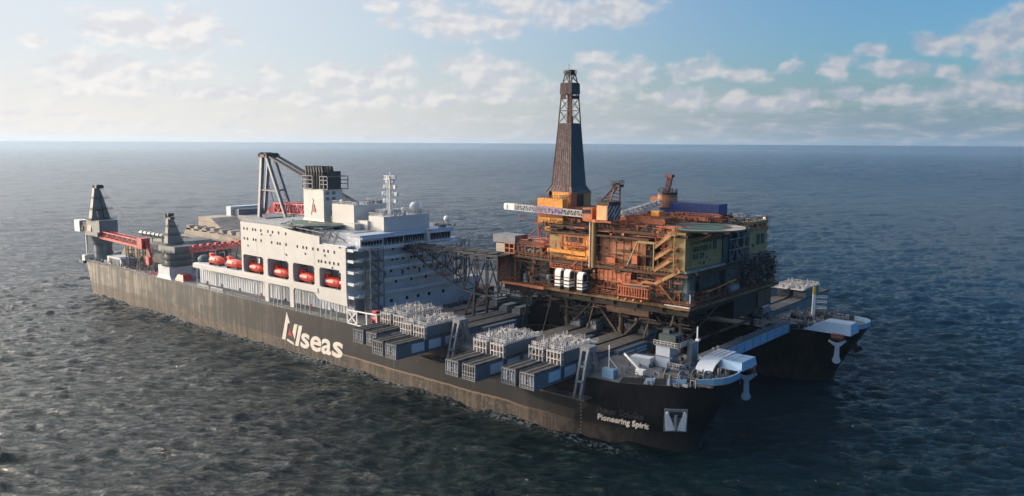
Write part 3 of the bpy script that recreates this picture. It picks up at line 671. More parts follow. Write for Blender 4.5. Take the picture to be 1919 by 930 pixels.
# ------------------------------------------------------------------ topside lifting beams
def lifting_beam(w=4.9, L=64, hz=5.0, seed=1, louvres=3, h0=13.0, hL=14.0):
    r = random.Random(seed)
    t = thing('lifting_beam', '', 'lifting beam', (0, 0, 0))
    body = MB().box(0, w, .4, L, 0, 4.3).build('beam', 'beam_blue', t)
    MB().box(-.15, w+.15, .3, L, 4.3, 4.7).box(w*.5-.15, w*.5+.15, .3, L*.5, 4.7, 4.9).box(.1, .4, .3, L*.5, 4.7, 4.95).box(w-.4, w-.1, .3, L*.5, 4.7, 4.95).build('top_rails', 'beam_top', t)
    f = MB()
    for i in range(6): x = .05+i*(w-.1)/5; f.box(x-.09, x+.09, 0, .45, .2, 4.6)
    for z in (.2, 1.3, 2.4, 4.4): f.box(0, w, .02, .4, z-.08, z+.08)
    f.rail([(0, 0, .1), (w, 0, .1)], sp=1, w=.12)
    f.build('end_frame', 'lattice_white', t)
    MB().box(.4, 1.6, .28, .38, 1.4, 3.8).box(2.7, 4.3, .28, .38, 1.0, 3.6).build('end_panel', 'white_shade' if seed % 3 else 'rust_red', t)
    for k in range(louvres):
        y = 6.5+k*7.4
        m = MB().box(w, w+.12, y, y+5.4, .9, 3.7)
        for j in range(8): m.box(w+.12, w+.22, y+.1, y+5.3, 1.05+j*.33, 1.2+j*.33)
        m.build('louvre_panel', 'shutter', t)
        MB().box(w, w+.3, y+5.9, y+6.2, 0, 4.3).box(w, w+.3, y+6.6, y+6.9, 0, 4.3).build('stiffener', 'beam_blue', t)
    y = L-26
    MB().box(w, w+2.4, y, L-9, 0, 4.1).build('side_box', 'beam_blue', t)
    MB().box(w+2.4, w+2.5, y+3, y+9, 1.6, 2.2).box(w+2.4, w+2.5, y+3, y+9, 2.6, 3.2).box(w+2.4, w+2.5, y+10, L-10, 1.6, 2.2).box(w+2.4, w+2.5, y+10, L-10, 2.6, 3.2).build('louvre_stripe', 'shutter', t)
    # yoke at the inner end
    MB().box(.4, w-.6, L-4, L+1.5, 4.7, 6.1).box(.8, 2, L-3, L+3, 4.0, 7.0).box(w-2.6, w-1.4, L-3, L+3, 4.0, 7.0).build('lifting_yoke', 'steel', t)
    # machinery house on top
    MB().box(.1, w+.3, h0, h0+hL, 4.9, 8.4).build('machinery_house', 'beam_blue', t)
    c = MB()
    for i in range(5): x = .1+i*(w)/4; c.box(x-.14, x+.14, h0-1.2, h0-.9, 3.9, 8.8)
    for z in (4.6, 6.2, 8.2): c.box(0, w+.3, h0-1.3, h0, z-.1, z+.12)
    for k in range(10): x = r.uniform(.2, w-.8); z = r.uniform(4.9, 7.6); c.box(x, x+r.uniform(.4, 1.2), h0-.8, h0-.1, z, z+r.uniform(.3, .8))
    c.build('end_platform', 'rail_white', t)
    MB().box(2.6, 4.0, h0-.9, h0-.2, 5.8, 6.9).box(.7, 1.7, h0-.9, h0-.2, 6.4, 7.3).build('motor', 'rusty', t)
    c = MB().rail([(.1, h0, 8.4), (.1, h0+hL+3, 8.4)], sp=.9, w=.11, h=1.2).rail([(w+.3, h0, 8.4), (w+.3, h0+hL+3, 8.4)], sp=.9, w=.11, h=1.2).rail([(.1, h0, 8.4), (w+.3, h0, 8.4)], sp=.9, w=.11, h=1.2)
    c.box(0, w+.4, h0+hL, h0+hL+3, 8.1, 8.4)
    for k in range(26): x = r.uniform(.3, w-.7); y = r.uniform(h0+.5, h0+hL+2); s = r.uniform(.3, .9); c.box(x, x+s, y, y+s*r.uniform(.6, 2), 8.4, 8.4+s*1.1)
    for k in range(14): x = r.uniform(.3, w); y = r.uniform(h0+.5, h0+hL+2); c.bar((x, y, 8.4), (x, y, 8.4+r.uniform(1.2, 2.4)), .13)
    c.build('top_equipment', 'rail_white', t)
    MB().box(1.2, 3.6, h0+2, h0+hL-2, 8.4, 8.65).build('walkway', 'steel', t)
    return t
bm = lifting_beam(seed=1); bm2 = lifting_beam(seed=3)
near_g = 'lifting beams on the near hull'
BL = [(263.2, -78.6, 60, 'lifting beam nearest the white block, sternmost of the row of eight'), (269.7, -78.4, 60, 'second lifting beam from the white block, shorter overhang'), (279.8, -84.2, 66, 'third lifting beam from the white block, with a red panel on its end'), (286.3, -84.4, 66, 'fourth lifting beam from the white block, standing beside the sternward trestle'),
      (313.4, -84.8, 68, 'fifth lifting beam from the white block, first of the forward four'), (320.3, -85.0, 68, 'sixth lifting beam from the white block, pale louvre on its side'), (331.2, -80.4, 64, 'seventh lifting beam from the white block, hidden side against its neighbour'), (337.8, -80.4, 64, 'foremost lifting beam of the near row, with three bright blue louvres')]
for i, (x, y, L, lab) in enumerate(BL):
    src = bm2 if i in (2, 5) else bm
    o = src if i in (0, 2) else copy_tree(src)
    o.location = (x, y, 17.35); o['label'] = lab; o['group'] = near_g
for x, y, lab in ((356.6, 104.6, 'foremost lifting beam on the far hull beside the yellow tipped mast'), (350.0, 104.4, 'second lifting beam on the far hull, just aft of the foremost'), (337.5, 99, 'third lifting beam on the far hull, partly behind the platform'), (331.0, 99, 'fourth lifting beam on the far hull, almost hidden behind the platform')):
    o = copy_tree(bm); o.location = (x, y, 17.35); o.rotation_euler = (0, 0, math.pi); o['label'] = lab; o['group'] = 'lifting beams on the far hull'
# trestles beside each group of four
for (x, y, lab) in ((294.5, -62.5, 'grey A shaped trestle between the two groups of lifting beams'), (346.0, -63.5, 'blue grey A shaped trestle forward of the near lifting beams')):
    t = thing('support_trestle', lab, 'trestle', (x, y, 17.2), 'trestles beside the lifting beams')
    for yy in (y-3.6, y+5.4):
        m = MB()
        ym = y+.9+(yy-y-.9)*.3
        for xx in (x+.6, x+2.6): m.prism([(xx, yy-.6), (xx+.7, yy-.6), (xx+.7, yy+.6), (xx, yy+.6)], 13.6 if yy < y else 17.2, 26.5, 'z', [(xx, ym-.45), (xx+.7, ym-.45), (xx+.7, ym+.45), (xx, ym+.45)])
        for q_ in (.12, .55): z_ = 17+9.3*q_; yq = yy+(ym-yy)*q_; m.bar((x+.8, yq, z_), (x+3.1, yq, z_), .4, .6)
        m.build('leg', 'steel', t)
    MB().box(x+.3, x+3.6, y-.9, y+2.9, 26.3, 27.5).build('crosshead', 'steel', t); MB().bar((x+1, y-2.2, 20.5), (x+1, y+3.9, 20.5), .6).build('cross_tie', 'steel', t)
    MB().box(x-12, x+4.5, y-4.2, y-.2, 13.0, 13.5).rail([(x-12, y-4.2, 13.5), (x+4.5, y-4.2, 13.5)], sp=1.6, w=.1).bar((x-11, y-.2, 11.5), (x-11, y-4, 13.1), .3).bar((x+3, y-.2, 11.5), (x+3, y-4, 13.1), .3).build('side_platform', 'beam_top', t)

# ------------------------------------------------------------------ foredeck gear
gw = thing('cross_beam', 'long pale blue box beam spanning the gap between the two bows', 'beam', (365.5, 0, 18))
MB().box(365.5, 368.8, -32, 31, 18.2, 21.6).build('girder', 'bright_blue', gw)
m = MB().box(365.6, 368.7, -32, 31, 21.6, 21.9).rail([(368.6, -31, 21.9), (368.6, 31, 21.9)], sp=3, w=.1)
for y in (-24, -21, -8, -5, 8, 20): m.box(366.5, 367.5, y, y+.8, 21.9, 22.8)
m.build('walkway', 'deck_grey', gw)
for i in range(11): MB().box(368.8, 368.9, -30+i*6-.1, -30+i*6+.1, 18.2, 21.6).build('seam', 'steel', gw)

def deck_stuff(name, label, cat, x0, x1, y0, y1, z, n, seed, mats, hmax=2.6, loc=None, bow=False):
    t = thing(name, label, cat, loc or ((x0+x1)/2, (y0+y1)/2, z)); r = random.Random(seed)
    nm = ['pipework', 'casing', 'bollards', 'manifold', 'frames']
    for k, mt in enumerate(mats):
        m = MB()
        for i in range(n//len(mats)):
            x = r.uniform(x0, x1); y = r.uniform(y0, y1); c = r.random(); s = r.uniform(.3, 1.2)
            if bow: z = zdeck(x)+.02
            if bow and abs(abs(y)-45.75) > 15.5*max(0, 1-((x-357)/28)**3)**.5: continue
            if c < .35: m.box(x, x+s*1.6, y, y+s, z, z+s*r.uniform(.6, 1.6))
            elif c < .55: m.tube((x, y, z), (x, y, z+r.uniform(.6, hmax)), r.uniform(.12, .4), 8)
            elif c < .75: L = r.uniform(1, 5); m.tube((x, y, z+.5), (x+(L if r.random() < .5 else 0), y+(L if r.random() < .5 else .2), z+.5), r.uniform(.1, .25), 8)
            else: h = r.uniform(.8, hmax); m.bar((x, y, z), (x, y, z+h), .14).bar((x+1.5, y, z), (x+1.5, y, z+h), .14).bar((x, y, z+h), (x+1.5, y, z+h), .14)
        m.build(nm[k], mt, t)
    return t
def winch(label, x, y, z, s=1.0, mt='dark', rz=0):
    t = thing('mooring_winch', label, 'winch', (x, y, z), 'mooring winches on the bows')
    MB().tube((x-1.6*s, y, z+1.4*s), (x+1.6*s, y, z+1.4*s), 1.0*s, 14).build('drum', mt, t)
    for k in (-1.7, 1.55): MB().tube((x+k*s, y, z+1.4*s), (x+(k+.15)*s, y, z+1.4*s), 1.5*s, 16).build('flange', 'steel', t)
    MB().box(x-2*s, x+2*s, y-1.2*s, y+1.2*s, z, z+.4*s).box(x+1.8*s, x+2.8*s, y-.6, y+.6, z, z+1.8*s).build('base', 'steel', t)
for i, sy in enumerate((-1, 1)):
    nf = 'near' if sy < 0 else 'far'
    z = 18.2
    for q_ in range(1): pass
    deck_stuff('deck_machinery', 'tangle of grey pipes and mooring gear on the %s bow' % nf, 'deck gear', 354, 380, sy*45.7-15, sy*45.7+15, 18.9, 420, 11+i, ['steel', 'lattice_white', 'brown_dark', 'deck_grey'], 3.0, None, True)
    winch('dark mooring winch beside the mast on the %s bow' % nf, 366, sy*45.7-1*sy, 19.5, 1.2)
    winch('dark mooring winch close to the white topped stem of the %s bow' % nf, 376, sy*45.7+4*sy, 20.2, 1.0)
    winch('dark mooring winch on the outboard side of the %s bow' % nf, 371, sy*45.7+9*sy, 19.8, 1.3)
    # canopy over the anchor gear on the inboard side
    yc = sy*34.5; t = thing('anchor_canopy', 'pale canopy roof over the anchor gear on the inner edge of the %s bow' % nf, 'canopy', (376, yc, 20))
    if sy < 0:
        pr = [(-45.2, 20.9)]+[(-45.2+6.6*(1-math.cos(R(a_))), 20.9+3.6*math.sin(R(a_))) for a_ in (12, 25, 38, 52, 66, 80, 90)]+[(-30.4, 24.7)]
        pin = [(y_, z_-.35) for y_, z_ in pr[::-1]]
        MB().prism([(y_, z_) for y_, z_ in pr+pin], 372.2, 377.4, 'x').build('curved_hood', 'canvas', t)
        MB().prism([(377.3, -41), (384, -41), (384, -31), (377.3, -31)], 22.2, 24.4, 'z', [(377.3, -39.6), (383.4, -39.6), (383.4, -31), (377.3, -31)]).build('roof_box', 'bright_blue', t)
        m = MB()
        for x in (373.2, 374.6, 376): m.bar((x, -38.4, 24.62), (x, -30.5, 24.76), .1)
        m.bar((380.3, -39.6, 24.42), (380.3, -31, 24.42), .1).rail([(377.6, -39.2, 24.4), (383.2, -39.2, 24.4)], sp=1.4, w=.08, h=.8)
        m.build('roof_seams', 'steel', t)
        m = MB()
        for x in (373, 378, 383.4):
            for y in (-44 if x < 377 else -40.5, -31): m.box(x-.15, x+.15, y-.15, y+.15, 18.5, 21.9)
        m.build('posts', 'steel', t)
    else:
        MB().prism([(374, 29.3), (390.2, 29.3), (390.2, 38), (374, 38)], 20.4, 23.6, 'z', [(380, 31.4), (389.4, 31.4), (389.4, 38), (380, 38)]).build('roof_box', 'bright_blue', t)
        MB().box(380.2, 389.2, 31.6, 37.9, 23.6, 23.75).build('roof_sheet', 'canvas', t)
        MB().rail([(372, 30.5, 19.9), (372, 40, 19.9)], sp=1.2, w=.12).build('posts', 'steel', t)
    # folded anchor hanging from its davit at the inner shoulder
    ax, ay = (380.2, -29.0) if sy < 0 else (386.2, 28.6)
    t = thing('anchor', 'grey anchor hanging below its red davit at the inner shoulder of the %s bow' % nf, 'anchor', (ax, ay, 15), 'anchors hanging at the bows')
    fa = frame((ax, ay, 15.2), (.75, .66, 0), (0, 0, 1))
    def loc(mb, M_): mb.v = [tuple(M_ @ Vector(v)) for v in mb.v]; return mb
    loc(MB().prism([(-.6, 1.2), (-.75, -2.2), (-1.35, -3.6), (-.9, -4.4), (0, -4.7), (.9, -4.4), (1.35, -3.6), (.75, -2.2), (.6, 1.2)], -.45, .45), fa).build('shank', 'canvas', t)
    loc(MB().prism([(-.6, 1.1), (-3.0, 3.0), (-2.7, 3.5), (-.9, 2.7), (0, 2.5), (.9, 2.7), (2.7, 3.5), (3.0, 3.0), (.6, 1.1)], -.4, .4), fa).build('flukes', 'canvas', t)
    MB().tube((ax-1.5, ay-.3*sy, 19.5), (ax+1.5, ay-.3*sy, 19.5), .9, 12).box(ax-2, ax+2, ay-.8, ay+.8, 19.3, 20.6).build('davit', 'rust_red', t)
    MB().bar((ax, ay, 20.0), (ax-3, ay+4*sy, 20.4), .7).build('davit_arm', 'rust_red', t)
# pocket with its anchor on the near hull side
t = thing('anchor', 'silvery anchor housed in the rectangular pocket on the near bow side', 'anchor', (373.5, -57.6, 7), 'anchors hanging at the bows')
fm = frame((373.2, -57.1, 10.4), (.58, .42, 0), (-.05, -.12, 1)); fmi = fm
def loc(mb, M_): mb.v = [tuple(M_ @ Vector(v)) for v in mb.v]; return mb
loc(MB().box(-3.1, 3.1, -3.4, 3.0, -.3, .25), fm).build('pocket_plate', 'steel', t)
loc(MB().prism([(-2.8, 2.0), (-2.2, 2.5), (-.7, -1.2), (-.2, -2.7), (-2.6, -2.9)], .25, .9).prism([(2.8, 2.0), (2.2, 2.5), (.7, -1.2), (.2, -2.7), (2.6, -2.9)], .25, .9), fm).build('flukes', 'white_shade', t)
loc(MB().tube((0, -2.6, .7), (0, 1.6, .7), .45), fm).build('shank', 'steel', t)
loc(MB().prism([(-1.8, .8), (1.8, .8), (1.5, 2.4), (-1.5, 2.4)], .26, .5), fm).build('recess', 'dark', t)
t = thing('anchor', 'dark anchor hanging on the outboard side of the far bow', 'anchor', (384, 57, 12), 'anchors hanging at the bows')
MB().tube((384, 56.5, 10), (383.5, 55, 16), .5).build('shank', 'dark', t); MB().prism([(382, 10.5), (384, 8.5), (386.5, 10), (385.5, 11.5), (384, 10.5), (382.5, 12)], 55.6, 57.2, 'y').build('flukes', 'dark', t)
# control tower on the near bow
t = thing('control_tower', 'pale blue grey winch control tower with railed platforms on the near bow', 'tower', (362, -43.5, 18.4))
MB().prism([(360, -46), (364.5, -46), (364.5, -41), (360, -41)], 18.4, 26.8, 'z').box(364.5, 369.5, -46, -39.6, 18.4, 20.9).build('tower_body', 'canvas', t)
MB().box(359.6, 367.5, -46.6, -38.5, 26.8, 27.1).box(359.8, 365.5, -46.3, -40, 23.6, 23.85).box(364.5, 369, -46, -39.8, 20.9, 21.1).build('platform', 'steel', t)
MB().rail([(359.6, -46.6, 27.1), (367.5, -46.6, 27.1), (367.5, -38.5, 27.1)], sp=1.2, w=.12).rail([(364.5, -46, 21.1), (369, -46, 21.1), (369, -39.8, 21.1)], sp=1.1, w=.14).build('railing', 'rail_white', t)
MB().box(360.6, 366, -45.6, -41, 27.1, 30.1).box(361, 363, -44, -42, 30.1, 31.2).box(363, 363.8, -43, -42, 30.1, 31.6).build('cabin', 'teal_dark', t)
MB().box(366, 366.1, -45, -43.6, 28.2, 29.5).box(366, 366.1, -43, -41.6, 28.2, 29.5).build('cabin_window', 'glass', t)
MB().box(367.5, 369, -41.5, -38, 18.4, 27.8).build('ladder_shaft', 'steel', t)
m = MB().tube((367.9, -36.2, 18.5), (367.9, -36.2, 28), .32).tube((367.9, -36.2, 28), (367.9, -36.2, 31.6), .2).box(367.6, 368.6, -36.8, -35.6, 27.4, 28).bar((367.9, -36.2, 22), (369.5, -36.2, 22), .3)
tag(m.build('signal_mast', 'white_clean', None, None, False, (367.9, -36.2, 18.5)), 'slim white signal mast beside the canopy on the near bow', 'mast')
t = thing('signal_mast', 'stout white mast with a yellow tip and side arms on the far bow', 'mast', (369.9, 50, 18.4))
MB().tube((369.9, 50, 18.4), (369.9, 50, 29.3), .75, 12, .6).build('pole', 'white_clean', t)
MB().tube((369.9, 50, 29.3), (369.9, 50, 32), .65, 12, .5).build('tip', 'yellow', t)
for z in (24, 26.2, 28): MB().bar((369.9, 50, z), (373.8, 52.5, z), .25).rail([(370.4, 50.4, z), (373.8, 52.5, z)], sp=.8, w=.12, h=.9).build('side_arm', 'white_clean', t)
t = thing('deck_crane', 'small white deck crane with a raised jib at the aft end of the near bow', 'crane', (360, -57, 18.6))
MB().tube((361.5, -56.5, 18.5), (361.5, -56.5, 20.8), .7).box(360.3, 362.8, -57.4, -55.6, 20.6, 22).build('pedestal', 'white_clean', t)
MB().bar((362, -57, 21.5), (354.5, -54, 24.8), .4, .5).build('jib', 'white_clean', t)
MB().box(351.8, 355.6, -61.2, -59.4, 17.2, 21.6).build('cabinet', 'bright_blue', t)
MB().bar((353, -59.5, 21.6), (353, -59.5, 28), .22).bar((353, -59.5, 24.5), (355.5, -59, 21.6), .15).build('post', 'white_clean', t)
def container(label, x, y, z, rz, mt, L=6.1, W_=2.44, H=2.6):
    t = thing('cargo_container', label, 'container', (x, y, z), None, rz); ORG[t.name] = Vector()
    MB().box(-L/2, L/2, -W_/2, W_/2, .1, H).build('box', mt, t)
    m = MB()
    for sx in (-1, 1):
        for sy in (-1, 1): m.box(sx*L/2-.1, sx*L/2+.1, sy*W_/2-.1, sy*W_/2+.1, 0, H+.05)
    n = int(L/.35)
    for i in range(n): x_ = -L/2+.2+i*(L-.4)/n; m.box(x_, x_+.15, -W_/2-.06, W_/2+.06, .2, H-.15)
    m.build('ribs', mt, t)
container('pale beige container behind the deck crane on the near bow', 356.5, -47.5, 20.0, R(6), 'white_shade', 6, 3, 3)
container('red machinery crate below the pale beige container', 357.5, -48.6, 17.5, 0, 'rust_red', 4.5, 2.6, 2.4)
container('dull red container stacked on a blue one by the white wall', 246.5, 4.5, 20.1, math.pi/2, 'rust_red', 8.5, 3, 3)
container('dark blue container under the dull red one by the white wall', 246.5, 4.5, 17.3, math.pi/2, 'blue_and_clad_shade', 8.5, 3, 2.8)
container('dark blue container aft of the platform on the main deck', 262, 10, 17.3, .2, 'blue_and_clad_shade', 12, 3, 3)
container('brown container standing near the platform legs', 268, -6, 17.3, -.1, 'brown_dark', 8, 3, 3)
container('grey container stack beside the slot', 256, -30, 17.3, .1, 'steel', 6, 3, 3)
tag(MB().ball((254, -12, 17.3), 3.6, 12, 6, .6, 0).build('netted_heap', 'green_net', None, None, False, (254, -12, 17.3)), 'dark green netted heap on deck in front of the white wall', 'heap')
tag(MB().ball((252, 13, 18.5), 2.0, 12, 8, .9).box(250.5, 253.5, 12, 14, 17.2, 18).build('white_tank', 'white_shade', None, None, False, (252, 13, 17.2)), 'small off white tank beside the red container', 'tank')
t = thing('deck_winch', 'bright red winch frame behind the white side frame', 'winch', (251.5, -60, 17.2))
MB().box(249.8, 253, -60.5, -57.5, 17.2, 17.8).box(250, 250.5, -60, -58, 17.8, 23.2).box(252.3, 252.8, -60, -58, 17.8, 23.2).box(250, 252.8, -60, -58, 22.6, 23.4).build('frame', 'pinkred', t)
MB().tube((250.2, -59, 20.5), (252.6, -59, 20.5), 1.3, 14).build('drum', 'pinkred', t)
deck_stuff('deck_machinery', 'low pipes and boxes on the deck between the near lifting beams', 'deck gear', 298, 312, -60, -34, 17.3, 60, 21, ['steel', 'brown_dark', 'deck_grey'], 1.6)
deck_stuff('deck_machinery', 'clutter of boxes on the deck between the white block and the platform', 'deck gear', 243, 262, -48, 30, 17.3, 120, 22, ['steel', 'brown_dark', 'rust_dark', 'deck_grey'], 3.4)

# ------------------------------------------------------------------ stern
mat('sandy', (.34, .29, .235), .8, var=.2, scale=.1, rust=.06, rcol=(.16, .12, .09))
mat('crane_grey', (.17, .175, .175), .6, var=.12, scale=.2, streak=.2)
mat('pipe_green', (.28, .31, .27), .5, var=.15)
t = thing('stern_crane', 'tall grey pedestal crane at the stern corner with a red boom resting forward', 'crane', (9, -54, 17.2))
MB().tube((9, -54, 17.2), (9, -54, 26), 4.6, 20).tube((9, -54, 26), (9, -54, 31.5), 4.6, 20, 6.8).build('pedestal', 'crane_grey', t, smooth=True)
for z in (21.5, 26, 30.8):
    m = MB(); r_ = 5.0 if z < 29 else 6.8
    pts = [(9+r_*math.cos(a), -54+r_*math.sin(a), z) for a in [2*math.pi*i/16 for i in range(17)]]
    m.rail(pts, sp=2, w=.12).build('ring_rail', 'steel', t)
MB().box(1.5, 17, -60, -49, 31.6, 34).box(2, 18.8, -59.5, -49.5, 34, 40.5).build('machinery_house', 'crane_grey', t)
MB().prism([(3.5, -60), (8.5, -60), (8.5, -47), (3.5, -47)], 34, 58, 'z', [(5.6, -56.5), (8.0, -56.5), (8.0, -53.5), (5.6, -53.5)]).build('tower', 'crane_grey', t)
m = MB()
for z_, h_ in ((40.5, 5.5), (46, 4.3), (52, 3.0)): m.box(9-h_, 9+h_*.55, -54-h_*1.25, -54+h_*1.25, z_, z_+.2).rail([(9-h_, -54-h_*1.25, z_), (9+h_*.55, -54-h_*1.25, z_), (9+h_*.55, -54+h_*1.25, z_)], sp=1.4, w=.14)
m.bar((9.6, -52, 34), (8.6, -54.5, 58), .5, .3)
m.build('access_platforms', 'dark', t)
MB().box(4.6, 10.6, -56, -53, 58, 59.8).tube((5.2, -56.5, 58.6), (5.2, -52.5, 58.6), .9).tube((10, -56.5, 58.6), (10, -52.5, 58.6), .9).rail([(13, -58, 45), (15, -58, 40.5)], sp=2, w=.15).build('sheaves', 'dark', t)
MB().box(-17.5, -10.5, -58.5, -51, 32.3, 38.8).build('counterweight', 'white_clean', t)
MB().box(-10.5, 0, -57.5, -51.5, 32.4, 38).rail([(-10, -57.5, 38), (0, -57.5, 38)], sp=1.5, w=.15).tube((-8.5, -57.9, 34.5), (-8.5, -57.5, 34.5), 1.5, 14).bar((-9, -56, 32.4), (2, -54, 29), .6).build('counter_jib', 'brown_dark', t)
m = MB().truss((13, -56.2, 32.8), (62, -56.2, 31.6), 3.6, 3.6, 16, .22).bar((13, -58, 34.7), (62, -58, 33.4), 1.0, .5).bar((13, -54.5, 34.7), (62, -54.5, 33.4), 1.0, .5).bar((13, -58, 31.2), (62, -58, 30), .9, 1.3)
m.prism([(61, 29), (66, 29), (66, 34.5), (61, 34.5)], -58.4, -54, 'y').bar((66, -56, 33), (71, -56, 25), 1.2).box(66.5, 70, -57, -55, 21, 25.5)
m.build('boom', 'red', t)
MB().bar((7.6, -55, 59), (60, -56, 34.5), .14).bar((8.4, -54, 59), (60, -55, 34.5), .14).build('stay_cables', 'dark', t)
MB().bar((-8, -56, 17), (-8, -56, 32.2), .9).build('prop', 'rail_white', t)
t = thing('boom_rest', 'steel lattice rest holding up the end of the red stern boom', 'boom rest', (47, -55, 17.2))
MB().truss((47, -56, 17.2), (47, -56, 30.2), 3, 3, 4, .16).truss((60, -56, 17.2), (60, -56, 29.4), 3, 3, 4, .16).build('lattice', 'brown_dark', t)

t = thing('pedestal_crane', 'dark grey pedestal crane on a pale foot aft of the open lifeboat ledge', 'crane', (96, -55, 17.2))
MB().prism([(89.5, -61.5), (101, -61.5), (101, -50), (89.5, -50)], 17.2, 24, 'z').prism([(87.5, -61.8), (103, -61.8), (103, -48), (87.5, -48)], 17.2, 19.5, 'z', [(89.5, -61.5), (101, -61.5), (101, -50), (89.5, -50)]).build('foot', 'white_shade', t)
MB().tube((97, -55, 24), (97, -55, 30.5), 6, 20).build('pedestal', 'crane_grey', t, smooth=True)
for z in (24.3, 27.3, 30.4):
    m = MB().tube((97, -55, z-.25), (97, -55, z), 7.6, 18)
    m.rail([(97+7.5*math.cos(a), -55+7.5*math.sin(a), z) for a in [2*math.pi*i/14 for i in range(15)]], sp=2.5, w=.14).build('ring_platform', 'teal_dark', t)
MB().box(87.5, 104, -60, -50, 30.5, 33.6).build('machinery_house', 'crane_grey', t)
MB().prism([(88.5, -57.6), (92.5, -57.6), (92.5, -49), (88.5, -49)], 33.6, 46, 'z', [(89.6, -56.4), (91.6, -56.4), (91.6, -53.6), (89.6, -53.6)]).build('tower', 'crane_grey', t)
m = MB()
for z_, h_ in ((33.7, 6), (38, 3.2), (42, 2.4)): m.box(90.6-h_, 90.6+h_, -54.4-h_, -54.4+h_, z_, z_+.2).rail([(90.6-h_, -54.4-h_, z_), (90.6+h_, -54.4-h_, z_), (90.6+h_, -54.4+h_, z_)], sp=1.4, w=.14)
m.build('access_platforms', 'teal_dark', t)
MB().box(87.5, 93.5, -56.2, -53.8, 46, 47).tube((88.5, -56.5, 47.5), (88.5, -53.5, 47.5), .9).tube((91.5, -56.5, 48.2), (91.5, -53.5, 48.2), .8).bar((87.4, -55, 46), (86.6, -55, 49), .25).build('sheaves', 'dark', t)
m = MB().truss((107, -53, 32.0), (135, -42, 36.2), 3.4, 2.2, 11, .2)
for k in range(7): c_ = Vector((109, -52.5, 33.4)).lerp(Vector((133, -43, 37.0)), k/6); m.box(c_.x-1, c_.x+1, c_.y-.8, c_.y+.8, c_.z, c_.z+1.1)
m.build('boom', 'red', t)
MB().bar((91, -55, 47.6), (134, -42.5, 37.6), .13).bar((91, -55, 47.8), (150, -40, 43), .1).build('stay_cables', 'dark', t)

t = thing('heavy_lift_crane', 'huge crane with a silvery A shaped mast behind the black funnel, red lattice boom', 'crane', (35, 33, 17.2))
MB().tube((36, 34, 17.2), (36, 34, 33), 10, 24).build('pedestal', 'crane_grey', t, smooth=True)
MB().box(20, 50, 24, 44, 33, 38.5).box(12, 20, 24, 44, 33, 42).build('machinery_house', 'steel', t)
MB().box(9, 14, 22, 46, 33, 43.5).build('counterweight', 'white_shade', t)
m = MB()
m.bar((42, 25, 38), (39, 30, 75), 2.0, 2.2).bar((21, 42, 38), (37, 36, 75), 1.8, 2.0).bar((71, 25, 38), (44, 30, 75), 1.7, 2.0).bar((52, 42, 38), (42, 36, 75), 1.6, 1.8)
m.bar((41, 27, 54), (28, 40, 54), 1.0).bar((58, 27.2, 55), (47, 39.5, 55), 1.0).bar((41, 27.2, 55), (58.5, 27.2, 55), .8)
m.build('mast', 'steel', t)
MB().box(36, 46, 28.5, 37.5, 74.6, 76.4).tube((38, 28.5, 76.4), (38, 37.5, 76.4), 1.2).tube((44, 28.5, 76.2), (44, 37.5, 76.2), 1.1).build('mast_head', 'truss_dark', t)
m = MB()
for yy in (29.5, 31, 35.5, 37): m.bar((44, yy, 76), (124, yy, 50), .55, .8)
m.bar((44, 33.5, 75), (124, 33.5, 49.6), .9, .9).build('stay_cables', 'truss_dark', t)
m = MB().truss((52, 33.5, 44.6), (128, 33.5, 46), 9, 5.5, 19, .34).prism([(42, 40.5), (52, 41.5), (52, 47.6), (50, 47.6)], 29, 38, 'y')
m.build('boom', 'pinkred', t)
MB().bar((50, 30, 48), (44, 30, 60), .4).build('whip', 'steel', t)

t = thing('pipe_laying_ramp', 'sand coloured sloping pipe ramp structure on the aft deck between the cranes', 'ramp', (60, 0, 17.2))
MB().prism([(20, 17.2), (30, 34.5), (95, 33.5), (150, 37), (165, 37), (165, 17.2)], -16, 14, 'y').build('ramp_body', 'sandy', t)
MB().prism([(-6, 17.2), (2, 26), (46, 27.5), (58, 17.2)], -38, -17, 'y').build('lower_ramp', 'sandy', t)
m = MB()
for x in range(30, 160, 9): MB().prism([(x, 33.5), (x+6, 33.5), (x+4, 36), (x+1, 36)], -16, -10, 'y').build('roller_box', 'sandy', t)
for x in range(95, 160, 8): MB().box(x, x+5, -3, 3, 36, 39).build('roller_box', 'sandy', t)
MB().box(30, 44, -8, 8, 34, 40.3).prism([(44, 34), (44, 40.3), (58, 34)], -8, 8, 'y').build('ramp_head', 'sandy', t)
m = MB()
for x in range(6, 160, 7): m.bar((x, -17, 17.2), (x+5, -17, 30), .6).bar((x+6, -17, 17.2), (x, -17, 30), .5)
m.box(10, 165, -17.5, -16.5, 29.6, 30.6).build('side_lattice', 'steel', t)
m = MB().tube((10, -33, 31.5), (42, -33, 31.5), 1.3, 12)
for x in range(14, 42, 5): m.tube((x, -33, 31.5), (x+.5, -33, 31.5), 1.7, 12)
for x in (13, 24, 36): m.bar((x, -33, 27), (x, -33, 31), .6)
m.build('stored_pipe', 'pipe_green', t)
t = thing('tower_house', 'dark grey block house standing between the two stern cranes', 'deckhouse', (70, -30, 17.2))
MB().box(46, 78, -44, -18, 17.2, 26).prism([(48, 26), (74, 26), (66, 31), (52, 31)], -40, -20, 'y').build('house', 'deck_grey', t)
m = MB().rail([(46, -44, 26), (78, -44, 26), (78, -18, 26)], sp=2.2, w=.15)
for i in range(40): x = rs.uniform(47, 77); y = rs.uniform(-43, -20); s = rs.uniform(.6, 2.2); m.box(x, x+s*1.5, y, y+s, 26, 26+s*1.4)
m.build('roof_equipment', 'steel', t)
t = thing('winch_house', 'low blue and white machinery house under the red stern boom', 'deckhouse', (32, -56, 17.2))
MB().box(23, 40, -58, -50, 17.2, 21.6).build('house', 'white_shade', t)
